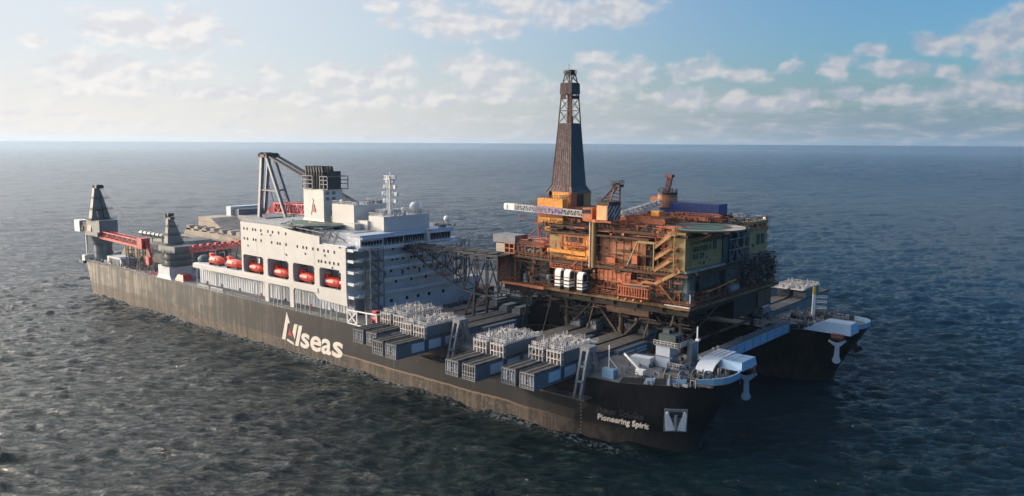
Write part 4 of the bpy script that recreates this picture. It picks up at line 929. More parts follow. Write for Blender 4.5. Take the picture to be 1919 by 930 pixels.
MB().box(25.5, 38, -58.2, -57.9, 18, 20.8).build('blue_panel', 'blue_and_clad_shade', t)
MB().bar((40, -58, 21.6), (46, -59, 17.4), .6).bar((38, -58, 21.8), (38, -50, 21.8), .4).build('brace', 'steel', t)
MB().box(-1.5, 3, -62.0, -60.6, 17.2, 20.2).box(-1.5, -.5, -62, -40, 17.2, 20.2).build('stern_bulwark', 'white_clean', ship)
MB().box(-6.5, -.4, -61.5, -52, 15.4, 17).build('fender', 'dark', ship)
deck_stuff('deck_machinery', 'dark pipes and winches on the deck around the stern crane', 'deck gear', 2, 86, -60.5, -40, 17.3, 420, 31, ['brown_dark', 'steel', 'rail_white', 'rust_red', 'deck_grey'], 3.6)
deck_stuff('deck_machinery', 'steel racks and pipes on the deck aft of the white block', 'deck gear', 104, 165, -50, -18, 22, 120, 32, ['steel', 'rail_white', 'deck_grey'], 4)
tag(MB().prism([(104, -61), (113, -61), (112, -55), (105, -55)], 17.2, 20.8, 'z', [(106, -60), (111, -60), (111, -56), (106, -56)]).build('tender_boat', 'red', None, None, False, (108, -58, 17.2)), 'red covered boat on deck at the foot of the pale crane base', 'boat')
tag(MB().ball((124.5, -56, 29.4), 3.0, 12, 6, .75, -.5).build('covered_boat', 'blue_and_clad_shade', None, None, False, (124, -56, 28.4)), 'dark covered rescue boat at the aft end of the lifeboat ledge', 'boat')
t = thing('hose_bundle', 'jumble of red hoses and fittings on deck beside the pale crane foot', 'hoses', (80, -59, 17.2))
m = MB(); r7 = random.Random(7)
for i in range(40):
    x = r7.uniform(74, 88); y = r7.uniform(-61, -58); m.tube((x, y, 17.4+r7.random()*1.5), (x+r7.uniform(-1.5, 1.5), y+r7.uniform(-1, 1), 17.4+r7.random()*1.5), .22, 6)
m.build('hoses', 'red', t)

# ------------------------------------------------------------------ truss bridge between the ship and the platform
t = thing('truss_bridge', 'dark steel truss bridge spanning from the white block to the platform', 'bridge', (262, -32, 34))
m = MB(); xs = [240.5+i*(290-240.5)/9 for i in range(10)]
def lo(x): q = (x-240.5)/49.5; return 44.2-1.2-(13.0*min(1, max(0, q-.08)*1.6)**.8)
for yy in (-36, -29):
    for a, b in zip(xs, xs[1:]):
        m.bar((a, yy, 44.2), (b, yy, 44.8), .5, .6); m.bar((a, yy, 43), (b, yy, 43.4), .3)
        m.bar((a, yy, lo(a)), (b, yy, lo(b)), .45)
        m.bar((a, yy, 44), (b, yy, lo(b)), .35) if xs.index(a) % 2 else m.bar((b, yy, 44), (a, yy, lo(a)), .35)
        m.bar((b, yy, 44.5), (b, yy, lo(b)), .35)
for a in xs: m.bar((a, -36, 44.4), (a, -29, 44.4), .4); m.bar((a, -36, lo(a)), (a, -29, lo(a)), .3)
m.build('girders', 'truss_dark', t)
MB().box(240, 290, -35.6, -29.4, 44.0, 44.2).rail([(240, -36.2, 44.9), (290, -36.2, 45.1)], sp=2, w=.14).build('walkway', 'truss_dark', t)
m = MB()
for x in (278,): m.bar((x, -36, 17.2), (x+1, -36, lo(x)), .8).bar((x, -29, 17.2), (x+1, -29, lo(x)), .8).bar((x-6, -36, 17.2), (x, -36, lo(x)), .5).bar((x, -36, 24), (x+7, -36, lo(x+7)), .5)
m.build('trestle_legs', 'brown_dark', t)
m = MB().truss((252, 26, 17.2), (252, 26, 41), 2, 2, 8, .2).box(250.5, 253.5, 24.5, 27.5, 41, 42.5)
tag(m.build('flood_light_mast', 'steel', None, None, False, (252, 26, 17.2)), 'slender lattice flood light mast behind the low white wall', 'mast')
t = thing('jib_crane', 'small pink red lattice jib crane behind the aft end of the platform', 'crane', (286, -6, 44))
MB().tube((286, -6, 40), (286, -6, 47), .7).bar((280, -16, 44.6), (290, -1, 47), .8, .6).build('jib', 'pinkred', t)
MB().bar((286, -6, 47), (285.6, -7, 52.5), .35).bar((285.6, -7, 52.5), (280, -16, 45), .3).bar((285.6, -7, 52.5), (291, 1, 47), .3).build('mast', 'pinkred', t)

# ------------------------------------------------------------------ oil platform topside
pf = thing('oil_platform', 'rusty orange and yellow oil platform topside carried between the bows', 'oil platform', (320, 3, 34))
def Q(name, m, mb, par=None, label=None, smooth=False): return mb.build(name, m, par or pf, label, smooth)
rp = random.Random(77)
def ribs(m, x0, x1, y, z0, z1, sp=.9, d=.12):
    n = int((x1-x0)/sp)
    for i in range(n): x = x0+i*sp+.2; m.box(x, x+.16, y-d, y, z0, z1)
    return m
def ribsy(m, y0_, y1_, x, z0, z1, sp=.9, d=.12):
    n = int((y1_-y0_)/sp)
    for i in range(n): y = y0_+i*sp+.2; m.box(x, x+d, y, y+.16, z0, z1)
    return m
def pipes(m, x0, x1, y0_, y1_, z0, z1, n, r=(.08, .3)):
    for i in range(n):
        x = rp.uniform(x0, x1); y = rp.uniform(y0_, y1_); z = rp.uniform(z0, z1); c = rp.random(); rr = rp.uniform(*r)
        if c < .45: L = rp.uniform(1.5, 8); m.tube((x, y, z), (min(x1, x+L), y, z), rr, 6)
        elif c < .6: L = rp.uniform(1, 4); m.tube((x, y, z), (x, min(y1_, y+L), z), rr, 6)
        elif c < .85: h = rp.uniform(.8, 3.5); m.tube((x, y, z), (x, y, min(z1, z+h)), rr, 6)
        else: s = rp.uniform(.3, 1.1); m.box(x, x+s, y, y+s, z, z+s)
    return m
# decks
for z, x0, x1, ya, yb, mt in ((35, 284, 361, -28.5, 33, 'rust_dark'), (44.6, 283, 360, -28.5, 33, 'rust_dark'), (56.6, 302, 359, -27.5, 30, 'rust_dark')):
    Q('deck', mt, B(x0, x1, ya, yb, z-.9, z))
Q('edge_beam', 'ochre_dark', B(306, 361.2, -28.9, -28.5, 33.9, 34.6).box(361, 361.3, -28.5, 33, 33.9, 34.5))
Q('deck_rail', 'rusty', MB().rail([(300, -28.5, 35), (361, -28.5, 35), (361, 33, 35)], sp=1.6, w=.12).rail([(284, -28.4, 44.6), (358, -28.4, 44.6)], sp=1.6, w=.12))
Q('deck_rail', 'rust_dark', MB().rail([(302, -27.5, 56.6), (345, -27.5, 56.6)], sp=1.6, w=.12))
# core masses set back so the module fronts stand in front of them
Q('inner_module', 'rust_dark', B(286, 356, -20, 30, 35, 43.6).box(304, 354, -18, 29, 44.7, 55.6))
# underside: girders, legs and braces
m = MB()
for x in range(288, 361, 9):
    m.bar((x, -28, 33.2), (x, 32, 33.2), .9, 1.6)
for y in (-27, -10, 12, 31): m.bar((286, y, 32.6), (360, y, 32.6), 1, 1.8)
Q('under_girders', 'underside_shade', m)
for x in (312, 334, 356):
    for y in (-24, 28):
        m = MB().tube((x, y, 17.4), (x, y, 33), .85, 12).tube((x, y, 23), (x, y, 24.4), 1.2, 12)
        Q('support_leg', 'brown_dark', m, smooth=False)
for y in (-24, 28):
    for a, b in ((312, 334), (334, 356)):
        Q('brace', 'brown_dark', MB().bar((a, y, 20.5), ((a+b)/2, y, 32), .7).bar(((a+b)/2, y, 32), (b, y, 20.5), .7).bar((a, y, 21), (b, y, 21), .6))
for x in (312, 334, 356):
    Q('brace', 'brown_dark', MB().bar((x, -24, 21), (x, 2, 32), .8).bar((x, 28, 21), (x, 2, 32), .8).bar((x, -24, 21.5), (x, 28, 21.5), .7))
Q('hanging_module', 'underside_shade', B(292, 350, -8, 24, 25, 32)); Q('hanging_module', 'underside_shade', B(352, 360, 4, 21.5, 26, 33))
Q('hanging_module', 'rust_dark', B(330, 346, -27, -19, 29.5, 33.9)); Q('hanging_module', 'rust_dark', B(352, 360.5, 22, 33, 27, 33))
# ---- aft end, lower level
m = MB().box(283, 288.5, -28, -20, 35.2, 43.8); ribs(m, 283, 288.5, -28, 35.2, 43.6); Q('red_wall', 'rust_red', m)
m = MB().box(288.6, 293, -27.2, -20, 35.2, 43.4); Q('green_tank_room', 'teal_dark', ribs(m, 288.6, 293, -27.2, 35.2, 43))
Q('green_tank_room', 'teal_dark', ribs(MB().box(296, 300.5, -26.5, -20, 37, 43), 296, 300.5, -26.5, 37, 43).box(301.5, 306, -27, -20, 36, 43.4))
Q('grey_tank', 'steel', MB().tube((295.5, -27, 35), (295.5, -27, 38.2), .9).tube((298.5, -27.4, 35), (298.5, -27.4, 37.6), .7).tube((306.3, -27.5, 35), (306.3, -27.5, 39), .8, 10))
Q('red_kerb', 'orange_rust', MB().box(287, 306, -30.2, -29.9, 34.2, 34.9).prism([(284, -29), (306, -30.2), (306, -28), (284, -28)], 33.9, 34.2))
Q('column', 'rusty', MB().tube((291.4, -28, 35), (291.4, -28, 44), .4).tube((299.8, -28, 35), (299.8, -28, 44), .35))
Q('pipework', 'rusty', pipes(MB(), 286, 308, -28, -20.5, 35, 43, 90))
# ---- aft end, upper level: grey containers on open frames
m = MB().box(281.5, 292, -29, -22, 48.6, 51.4); Q('grey_container', 'steel', m); Q('grey_container', 'sandy', B(283, 287, -29, -22, 45.2, 48.3))
m = MB()
for x in (287.2, 289.4, 291.6): m.box(x-.2, x+.2, -29.1, -28.8, 45, 48.6)
for z in (45.1, 46.8, 48.5): m.box(287, 291.8, -29.15, -28.85, z-.15, z+.15)
Q('open_frame', 'orange_rust', m)
m = MB().rail([(292, -28.4, 48.5), (303, -28.4, 48.5)], sp=1, w=.14).box(292, 303, -28, -20, 48, 48.3)
for x in (293, 296, 300, 303): m.bar((x, -28, 44.6), (x, -28, 48.3), .3); m.bar((x, -28, 44.6), (x+3, -28, 48), .2)
Q('open_frame', 'rusty', m)
Q('dark_duct', 'teal_dark', MB().tube((293, -26.5, 46.4), (303.5, -26.5, 46.4), 1.4, 12))
Q('pipework', 'orange_rust', pipes(MB(), 290, 304, -28, -20, 45, 51, 80, (.06, .2)))
# ---- bright ochre module
m = MB().box(305.8, 324, -26.5, -18.5, 45.2, 53.6); Q('ochre_module', 'ochre', m)
Q('pale_panel', 'tan', B(305.9, 311.2, -26.8, -26.5, 45.3, 53.4))
m = MB().box(311.4, 322.5, -29, -26.6, 49.6, 49.9).rail([(307.5, -29, 49.9), (322.5, -29, 49.9)], sp=1.5, w=.14, h=1.3)
for x in (312, 315, 318.5, 322): m.bar((x, -28.9, 49.8), (x+.9, -28.9, 53.5), .2).bar((x+1.8, -28.9, 49.8), (x+.9, -28.9, 53.5), .2).bar((x, -26.6, 47.5), (x, -28.9, 49.6), .2)
m.bar((311.4, -28.9, 53.4), (323, -28.9, 53.4), .22)
Q('gallery', 'orange_rust', m)
Q('dark_opening', 'dark', B(312.6, 319.6, -26.62, -26.48, 50.8, 52.8))
Q('ochre_beam', 'ochre', B(306, 322, -28.3, -27.6, 46.9, 48.3).box(314, 324, -28, -27.3, 45.3, 46.3))
Q('pipework', 'rusty', pipes(MB(), 306, 324, -28.8, -26.6, 45, 53.5, 26, (.05, .14)))
Q('round_tank', 'ochre', MB().tube((323, -26.8, 45), (323, -26.8, 53.6), 1.5, 12), smooth=True)
# pipe deck above it
m = MB().box(303, 324, -28.5, -16, 53.8, 54.3); Q('deck', 'rust_dark', m)
Q('pipework', 'rust_dark', pipes(MB(), 302, 324, -28.6, -16, 54.3, 56.4, 80))
Q('pipework', 'orange_rust', pipes(MB(), 302, 324, -28.4, -19, 54.3, 58.5, 55, (.06, .22)))
Q('flare_walkway', 'rusty', MB().box(296, 306, -24, -20, 55.8, 56.1).rail([(296, -24, 56.1), (306, -24, 56.1)], sp=1.2, w=.14).bar((297, -22, 49), (297, -22, 56), .4).bar((301, -22, 49), (301, -22, 56), .4).bar((304, -22, 45), (304, -22, 56), .4))
Q('round_vessel', 'ochre', MB().tube((305.5, -27.5, 54.6), (305.5, -25, 54.6), 1.4, 14))
# ---- drill floor block with the ochre panels
Q('drill_floor_base', 'rusty', B(298, 316, -22, -8, 56.6, 62.2)); Q('ochre_cabin', 'ochre', B(300.5, 311.3, -26.6, -22, 56.8, 58.8))
m = MB().box(300.5, 311.3, -27.0, -24, 59.0, 65.2); Q('ochre_cabin', 'ochre', m)
m = MB().box(300.5, 311.3, -27.1, -27.0, 58.9, 59.2); Q('cabin_trim', 'rusty', m)
text('2 / 5', 2.1, .06, 'dark', 'panel_number', pf, frame((306.4, -27.05, 59.8), (1, 0, 0), (0, 0, 1)))
Q('drill_house', 'ochre', B(300.6, 309.6, -20.8, -19.4, 62.2, 67.2).box(300.6, 302, -20.8, -9.6, 62.2, 67.2))
Q('name_plate', 'tan', B(305.5, 308.3, -21.0, -20.8, 65.0, 66.2))
Q('drill_house', 'orange_rust', B(309.2, 310, -20.8, -9.4, 62.2, 67.2))
Q('dark_opening', 'dark', B(309.95, 310.15, -17, -13.4, 57, 66.8))
Q('drill_house', 'tan', B(309.9, 310.6, -13.4, -9.4, 57, 67))
Q('cabin_rail', 'rust_dark', MB().rail([(296, -24.4, 62.2), (300.5, -24.4, 62.2)], sp=.9, w=.14, h=1.8).rail([(300.5, -27, 65.2), (311.3, -27, 65.2), (311.3, -22, 65.2)], sp=1.1, w=.12))
Q('pipework', 'rusty', pipes(MB(), 297, 318, -26.8, -20, 55.8, 61, 90, (.08, .26)))
# ---- centre wall set back
m = MB().box(326.5, 344, -26.4, -18, 45, 54); Q('brown_wall', 'brick_brown', ribs(m, 327, 344, -26.4, 45, 53.8, 2.8, .16))
Q('dark_recess', 'dark', B(343.8, 346.5, -25.4, -18, 45, 54.6).box(338.5, 342, -28.2, -24.4, 45, 48))
Q('ochre_box', 'orange_rust', B(330, 333.5, -27.9, -26.4, 45.2, 47.4)); Q('ochre_box', 'orange_rust', B(340.2, 342.2, -28.6, -27, 46.4, 49))
Q('diagonal_strut', 'tan', MB().bar((338.3, -28.2, 45.6), (342.0, -28.2, 53.6), .5))
m = MB().box(325, 346, -28.4, -24, 54.0, 54.6); Q('deck', 'rust_dark', m)
Q('pale_lintel', 'tan', B(342.6, 349.2, -29, -28.4, 53.2, 53.9))
Q('pipework', 'orange_rust', pipes(MB(), 326, 356, -28.3, -20, 54.6, 58.6, 150, (.06, .24)))
Q('pipework', 'rust_dark', pipes(MB(), 326, 352, -28.3, -26.6, 45, 53.5, 22, (.06, .18)))
Q('pipework', 'rusty', pipes(MB(), 326, 346, -20, 4, 56.6, 60.5, 260, (.08, .3)))
m = MB()
for i in range(16): x = 330+i*1.05; m.bar((x, -20, 60.3), (x, -12, 60.3), .3)
Q('pipe_rack', 'orange_rust', m.box(329, 347, -20.4, -19.9, 58, 60.2))
Q('ochre_box', 'ochre', B(331, 336, -26, -24.3, 55.0, 56.6)); Q('ochre_box', 'ochre', B(337.5, 340.5, -13, -10, 60, 62))
# ---- stairs
for i, (z0_, z1_) in enumerate(((45, 48.6), (48.6, 52.2), (52.2, 56.6))):
    m = MB().stair((348.6, -28.3, z0_), (354, -28.3, z1_), 1.3); m.box(353.8, 356, -29, -27.2, z1_-.2, z1_).bar((348.6, -28.9, z0_), (354, -28.9, z1_), .3, .9)
    Q('stair', 'stair_tan', m)
Q('stair_frame', 'tan', MB().bar((348.4, -29, 45), (348.4, -29, 53.6), .35).bar((355.4, -29, 45), (355.4, -29, 57), .25).rail([(345, -28.8, 44.8), (356, -28.8, 44.8)], sp=1.2, w=.12))
Q('pipework', 'orange_rust', pipes(MB(), 347, 356, -28, -21, 45, 56, 120, (.07, .3)))
Q('stair_backing', 'rusty', B(346.5, 355.5, -21.5, -18, 45, 56.4))
# ---- accommodation on the forward face
ac = Q('accommodation', 'tan', B(352, 358, -27.2, -2.4, 45.8, 57.2))
Q('corner_post', 'tan', B(357.9, 358.3, -27.4, -26.5, 45, 57.4).box(357.9, 358.2, -23.6, -23.2, 45.8, 57.2), ac)
Q('floor_edge', 'sandy', B(353, 359.2, -27.8, -1.6, 44.9, 45.6), ac)
fm2 = frame((358.06, -22.4, 50.9), (0, 1, 0), (0, 0, 1))
text('HEATHER A', 2.35, .07, 'dark', 'platform_name', ac, fm2)
text('BLK 2/5', 2.35, .07, 'dark', 'block_number', ac, frame((358.06, -22.2, 48.7), (0, 1, 0), (0, 0, 1)))
for (ya, yb, za, zb) in ((-8.6, -6.4, 50.6, 53.4), (-10, -8, 55, 56.4), (-17.6, -16.7, 46.9, 47.5), (-15.2, -14, 46.6, 47.4), (-11, -10.2, 47.2, 47.8), (-13.4, -12.2, 48.4, 48.8)):
    Q('window', 'dark', B(358.0, 358.1, ya, yb, za, zb), ac)
Q('green_stain_panel', 'teal_dark', B(356, 358.4, -2.4, 1.5, 45.6, 56))
m = MB().box(352, 356.4, 1.5, 14, 45, 57); ribsy(m, 1.5, 14, 356.4, 45, 57, 1.0, .3); Q('recessed_wall', 'teal_dark', m)
m = MB()
for a, b, c_, d in ((2, 46, 8, 56), (8, 46, 14, 56), (14, 46, 8, 56), (8, 46, 3, 52), (5, 52, 12, 46)): m.bar((359.4, a, b), (359.4, c_, d), .35)
for z in (45.5, 49.5, 53, 56.6): m.bar((359.4, 0, z), (359.4, 15, z), .3)
for y in (1, 6, 11, 15): m.bar((359.4, y, 45), (359.4, y, 57), .3)
Q('outer_lattice', 'steel', m)
ab = Q('forward_block', 'tan', B(350, 359, 15, 30.5, 46.8, 57.6))
for (ya, yb, za, zb) in ((22, 24.4, 49.4, 53), (25.6, 28, 49.4, 53), (18.6, 19.8, 48.8, 49.8)): Q('window', 'dark', B(359.0, 359.15, ya, yb, za, zb), ab)
for y in (18, 22, 26, 29): Q('orange_panel', 'orange_rust', B(359.0, 359.12, y-.8, y+.8, 54.2, 56.6), ab)
Q('roof_rail', 'rust_dark', MB().rail([(350, 15, 57.6), (359, 15, 57.6), (359, 30.5, 57.6)], sp=1.4, w=.14), ab)
Q('dish', 'white_clean', MB().tube((356, 31, 56.6), (357.5, 32, 56.9), .3, 12, 1.7), ab)
m = MB()
for z in (48, 51, 54, 56.5): m.box(356, 358.6, 30.5, 33, z-.2, z).rail([(358.6, 30.5, z), (358.6, 33, z)], sp=1, w=.12)
Q('side_balcony', 'rust_dark', m)
# ---- lower forward level
m = MB().box(352, 358.8, -24, 30, 35, 44.7); Q('lower_wall', 'teal_dark', ribsy(m, -24, 30, 358.8, 35.2, 44.6, 1.5, .2))
Q('blue_tank', 'blue_and_clad_shade', MB().tube((358.6, -24.8, 36), (358.6, -24.8, 43.8), 1.7, 14), smooth=True)
Q('dark_container', 'dark', B(357, 360, -21, -8, 39, 43.8).box(357, 360.4, -4, 6, 39.6, 43.8))
Q('curved_walkway', 'ochre', MB().path([(360.6, -20, 38.6), (360.8, -15, 38.4), (360.8, -8, 38.8), (360.6, -2, 39.4), (360.6, 4, 39.6)], .22, 6))
Q('red_pod', 'rust_red', MB().tube((359.4, -22, 36.4), (359.4, -15, 36.4), 1.2, 12).ball((359.4, -15, 36.4), 1.2).box(358, 360.4, -9, -6.5, 36, 39.4))
Q('grey_pod', 'steel', MB().ball((359.6, 1, 37), 2.2, 12, 8, .8).tube((359.6, 1, 37), (359.6, 5, 37), 1.7, 12))
Q('pipework', 'rusty', pipes(MB(), 353, 361, -28, 33, 35, 39, 240, (.08, .3)))
Q('pipework', 'rust_dark', pipes(MB(), 358.6, 361, 4, 34, 34, 46, 230, (.06, .2)))
Q('pipework', 'steel', pipes(MB(), 358.6, 361, 10, 34, 36, 47, 90, (.06, .16)))
Q('pipework', 'brown_dark', pipes(MB(), 350, 361, 28, 37.5, 33, 46, 160, (.08, .25)))
Q('overhang', 'brown_dark', B(344, 360, 30, 36.5, 35, 43.5).box(346, 361, 30, 38.5, 33.6, 34.6))
Q('white_pole', 'white_shade', MB().bar((361, -28.4, 34), (361, -28.4, 39), .22))
Q('white_kerb', 'white_shade', B(352.5, 361.1, -28.95, -28.7, 34.75, 35.05))
# ---- lower side level
Q('teal_wall', 'teal_dark', ribs(MB().box(340, 357, -25.4, -19, 35, 43.6), 340, 357, -25.4, 35.2, 43.4, 1.6, .2))
Q('orange_door', 'orange_rust', B(347.4, 350.4, -25.8, -25.3, 36.5, 43))
Q('diagonal_strut', 'stair_tan', MB().bar((350.3, -28.4, 40.8), (356.2, -28.4, 35.1), .32).bar((341, -28.4, 38.9), (345, -28.4, 41.1), .4, .6).bar((345, -28.4, 41.1), (349.2, -28.4, 41.0), .4, .6).bar((349, -28.4, 41.0), (357.4, -28.4, 45.8), .45, 1.0))
m = MB().box(326.8, 339.5, -27.8, -24, 39.7, 43.2); Q('orange_module', 'orange_rust', ribs(m, 327, 339.5, -27.8, 39.9, 43, 1.7, .14))
m = MB()
for x in range(327, 340, 3): m.bar((x, -27.6, 39.7), (x+1.5, -27.6, 37.4), .22).bar((x+3, -27.6, 39.7), (x+1.5, -27.6, 37.4), .22)
m.bar((327, -27.6, 37.4), (340, -27.6, 37.4), .3)
Q('module_frame', 'rusty', m)
Q('lower_wall', 'rust_dark', B(308, 327, -24, -19, 35, 44))
Q('walkway', 'orange_rust', MB().rail([(307.5, -28.6, 42), (321, -28.6, 42)], sp=1.1, w=.14, h=1.4).box(307.5, 321, -28.6, -24, 41.7, 42).box(310, 320, -28.9, -28.5, 41.2, 41.9).bar((308, -28.6, 42), (308, -28.6, 46), .25).bar((315.6, -28.6, 42.3), (319, -28.6, 45), .3).bar((321, -28.6, 42), (321, -28.6, 46), .25))
Q('pipework', 'rusty', pipes(MB(), 306, 345, -28.4, -24, 35, 44, 200, (.08, .26)))
Q('pipework', 'rust_dark', pipes(MB(), 306, 358, -28.6, -19, 30.5, 34, 120, (.12, .4)))
# ---- orange hook basket on the side
t = thing('hook_basket', 'bright orange frame of hanging hooks on the side of the platform', 'basket', (343, -31, 35))
m = MB()
for i in range(12):
    x = 337.6+i*.95
    for y in (-31.6, -30): m.bar((x, y, 39.4), (x+rp.uniform(-.4, .4), y, 36.2), .3)
    if i % 3 == 0: m.ball((x, -31.6, 35.4), .55, 8, 6)
for z in (36.6, 39.4): m.box(337.2, 348.6, -31.9, -29.8, z-.12, z+.12)
m.build('hooks', 'orange_rust', t)
MB().bar((336.4, -29, 41.2), (339, -31.4, 40.2), .4).bar((339, -31.4, 40.2), (348.6, -31.4, 40.4), .4).bar((337.4, -31.6, 40), (337.4, -31.6, 36), .25).build('arm', 'orange_rust', t)
MB().box(340, 347.6, -31.8, -30.2, 39.6, 39.9).build('lid', 'blue_and_clad_shade', t)
# ---- upright survival capsules
def capsule():
    t = thing('survival_capsule', '', 'lifeboat', (0, 0, 0), 'white survival capsules on the platform side'); ORG[t.name] = Vector()
    pr = [(-1.6, 0), (1.6, 0), (1.6, 4.2)]+[(1.6*math.cos(a), 4.2+1.6*math.sin(a)) for a in [math.pi*i/8 for i in range(1, 8)]]+[(-1.6, 4.2)]
    MB().prism([(p_[0], p_[1]) for p_ in pr], -1.1, 1.1, 'x').build('shell', 'white_clean', t)
    MB().box(-1.16, 1.16, -1.7, 1.7, .6, .95).box(-1.16, 1.16, -1.7, 1.7, 1.9, 2.3).box(-1.16, 1.16, -1.7, 1.7, 3.1, 3.3).build('straps', 'brown_dark', t)
    MB().box(1.1, 1.2, -1, 1, 2.6, 5).box(-1, 1, -1.3, 1.3, -1.2, 0).build('window_panel', 'dark', t)
    return t
cp = capsule()
for i, (x, l) in enumerate(((312.6, 'white capsule, sternmost of the three rounded boats on the platform side'), (316.4, 'white capsule, middle one of the three rounded boats on the platform side'), (321.8, 'white capsule set a little apart, foremost of the three on the platform side'))):
    o = cp if i == 0 else copy_tree(cp); o.location = (x, -29.4, 36.3 if i < 2 else 36.0); o['label'] = l
# ---- platform helideck
hd = MB(); n = 40; cx, cy, cz, hr = 357, -13, 58.1, 12.6
ph = Q('helideck', 'heli_teal', MB().tube((cx, cy, cz-.5), (cx, cy, cz), hr, 48))
Q('rim', 'rail_white', ring(cx, cy, cz+.03, hr-.7, .7), ph)
Q('landing_circle', 'rust_dark', ring(cx, cy, cz+.03, 6, 2.2), ph)
Q('pale_edge', 'sandy', MB().add(*(lambda k: ([(cx+rr*math.cos(R(a)), cy+rr*math.sin(R(a)), cz+.045) for a in range(-25, 66, 5) for rr in (8.6, 12)], [(2*i, 2*i+1, 2*i+3, 2*i+2) for i in range(18)]))(0)), ph)
m = MB()
for k in range(24):
    a = 2*math.pi*k/24; m.bar((cx+hr*math.cos(a), cy+hr*math.sin(a), cz-.3), (cx+(hr+1.4)*math.cos(a), cy+(hr+1.4)*math.sin(a), cz-.1), .12)
    m.bar((cx+(hr+1.4)*math.cos(a), cy+(hr+1.4)*math.sin(a), cz-.1), (cx+(hr+1.4)*math.cos(a+math.pi/12), cy+(hr+1.4)*math.sin(a+math.pi/12), cz-.1), .14)
Q('safety_net', 'rust_dark', m, ph)
m = MB()
for y in range(-24, 0, 4):
    m.bar((350, y, 57.3), (369 if abs(y+13) < 8 else 364, y, 57.4), .5); m.bar((358.2, y, 53.5), (365, y, 57.2), .3)
Q('support_truss', 'rust_dark', m, ph)

# ------------------------------------------------------------------ derrick
dk = thing('drilling_derrick', 'tall tapering drilling derrick, lower half clad in rust streaked metal sheets', 'derrick', (304.8, -14.6, 62))
dx, dy = 304.8, -14.9
def sq(h): return [(dx-h, dy-h), (dx+h, dy-h), (dx+h, dy+h), (dx-h, dy+h)]
def half(z): return 4.25-(z-69.5)*(4.25-2.75)/(91-69.5) if z < 91 else 2.75-(z-91)*(2.75-1.95)/(104-91)
def side(i, h0_, h1_, z0_, z1_, m):
    a, b = sq(h0_)[i], sq(h0_)[(i+1) % 4]; c_, d = sq(h1_)[i], sq(h1_)[(i+1) % 4]
    m.add([(*a, z0_), (*b, z0_), (*d, z1_), (*c_, z1_)], [(0, 1, 2, 3)])
    A, B_, C, D_ = Vector((*a, z0_)), Vector((*b, z0_)), Vector((*d, z1_)), Vector((*c_, z1_))
    for k in range(9):
        f = k/8; p_ = A.lerp(B_, f); q_ = D_.lerp(C, f); m.bar(p_, q_, .26)
for i in range(4):
    m = MB(); side(i, 4.25, 2.75, 69.3, 91, m); side(i, 5.7, 4.25, 66.9, 69.3, m)
    m.build('cladding', 'clad_metal' if i in (0, 3) else 'blue_and_clad_shade', dk)  # sides turned from the sun are darker and bluer, shade in the colour
MB().prism(sq(5.8), 66.6, 66.9).build('skirt_edge', 'rusty', dk)
m = MB()
for i in range(4):
    a = Vector((*sq(half(91))[i], 91)); b = Vector((*sq(1.95)[i], 104)); m.bar(a, b, .34)
    a2 = Vector((*sq(half(91))[(i+1) % 4], 91)); b2 = Vector((*sq(1.95)[(i+1) % 4], 104))
    for k in range(3):
        f0, f1 = k/3, (k+1)/3
        m.bar(a.lerp(b, f0), a2.lerp(b2, f1), .13); m.bar(a2.lerp(b2, f0), a.lerp(b, f1), .13); m.bar(a.lerp(b, f1), a2.lerp(b2, f1), .15)
m.build('open_lattice', 'brown_dark', dk)
m = MB().truss((dx, dy, 89), (dx, dy, 103), 1.0, 1.0, 9, .13).box(dx-.9, dx+.9, dy-.5, dy+.9, 90, 93.5).bar((dx+.8, dy-.8, 86), (dx+.6, dy-.6, 103), .35)
m.build('travelling_block', 'rust_red', dk)
for i in range(4):
    m = MB(); side(i, half(101)+.25, 2.3, 101.0, 104.6, m); m.build('crown_cladding', 'clad_metal' if i in (0, 3) else 'blue_and_clad_shade', dk)  # same shaded colour on the sides away from the sun
MB().box(dx+.3, dx+2.4, dy+.3, dy+2.4, 99.4, 100.6).box(dx-1.8, dx-.5, dy-2.3, dy-1.7, 99.3, 101).build('monkey_board', 'rust_dark', dk)
m = MB().prism(sq(2.3), 104.6, 104.9)
for i in range(4):
    a = Vector((*sq(1.8)[i], 104.9)); b = Vector((*sq(1.25)[i], 108)); a2 = Vector((*sq(1.8)[(i+1) % 4], 104.9)); b2 = Vector((*sq(1.25)[(i+1) % 4], 108))
    m.bar(a, b, .3).bar(a, b2, .16).bar(a2, b, .16).bar(b, b2, .3)
m.prism(sq(1.5), 107.6, 107.8).box(dx-1.6, dx-.6, dy-1.2, dy+.4, 107.8, 109).box(dx+.2, dx+1.6, dy-1.3, dy+.5, 107.8, 109.2).rail([(dx-1.6, dy-1.6, 107.8), (dx+1.6, dy-1.6, 107.8), (dx+1.6, dy+1.6, 107.8)], sp=.8, w=.13, h=1.4).bar((dx-.6, dy, 108), (dx-.6, dy, 111.5), .1)
m.build('crown_frame', 'brown_dark', dk)

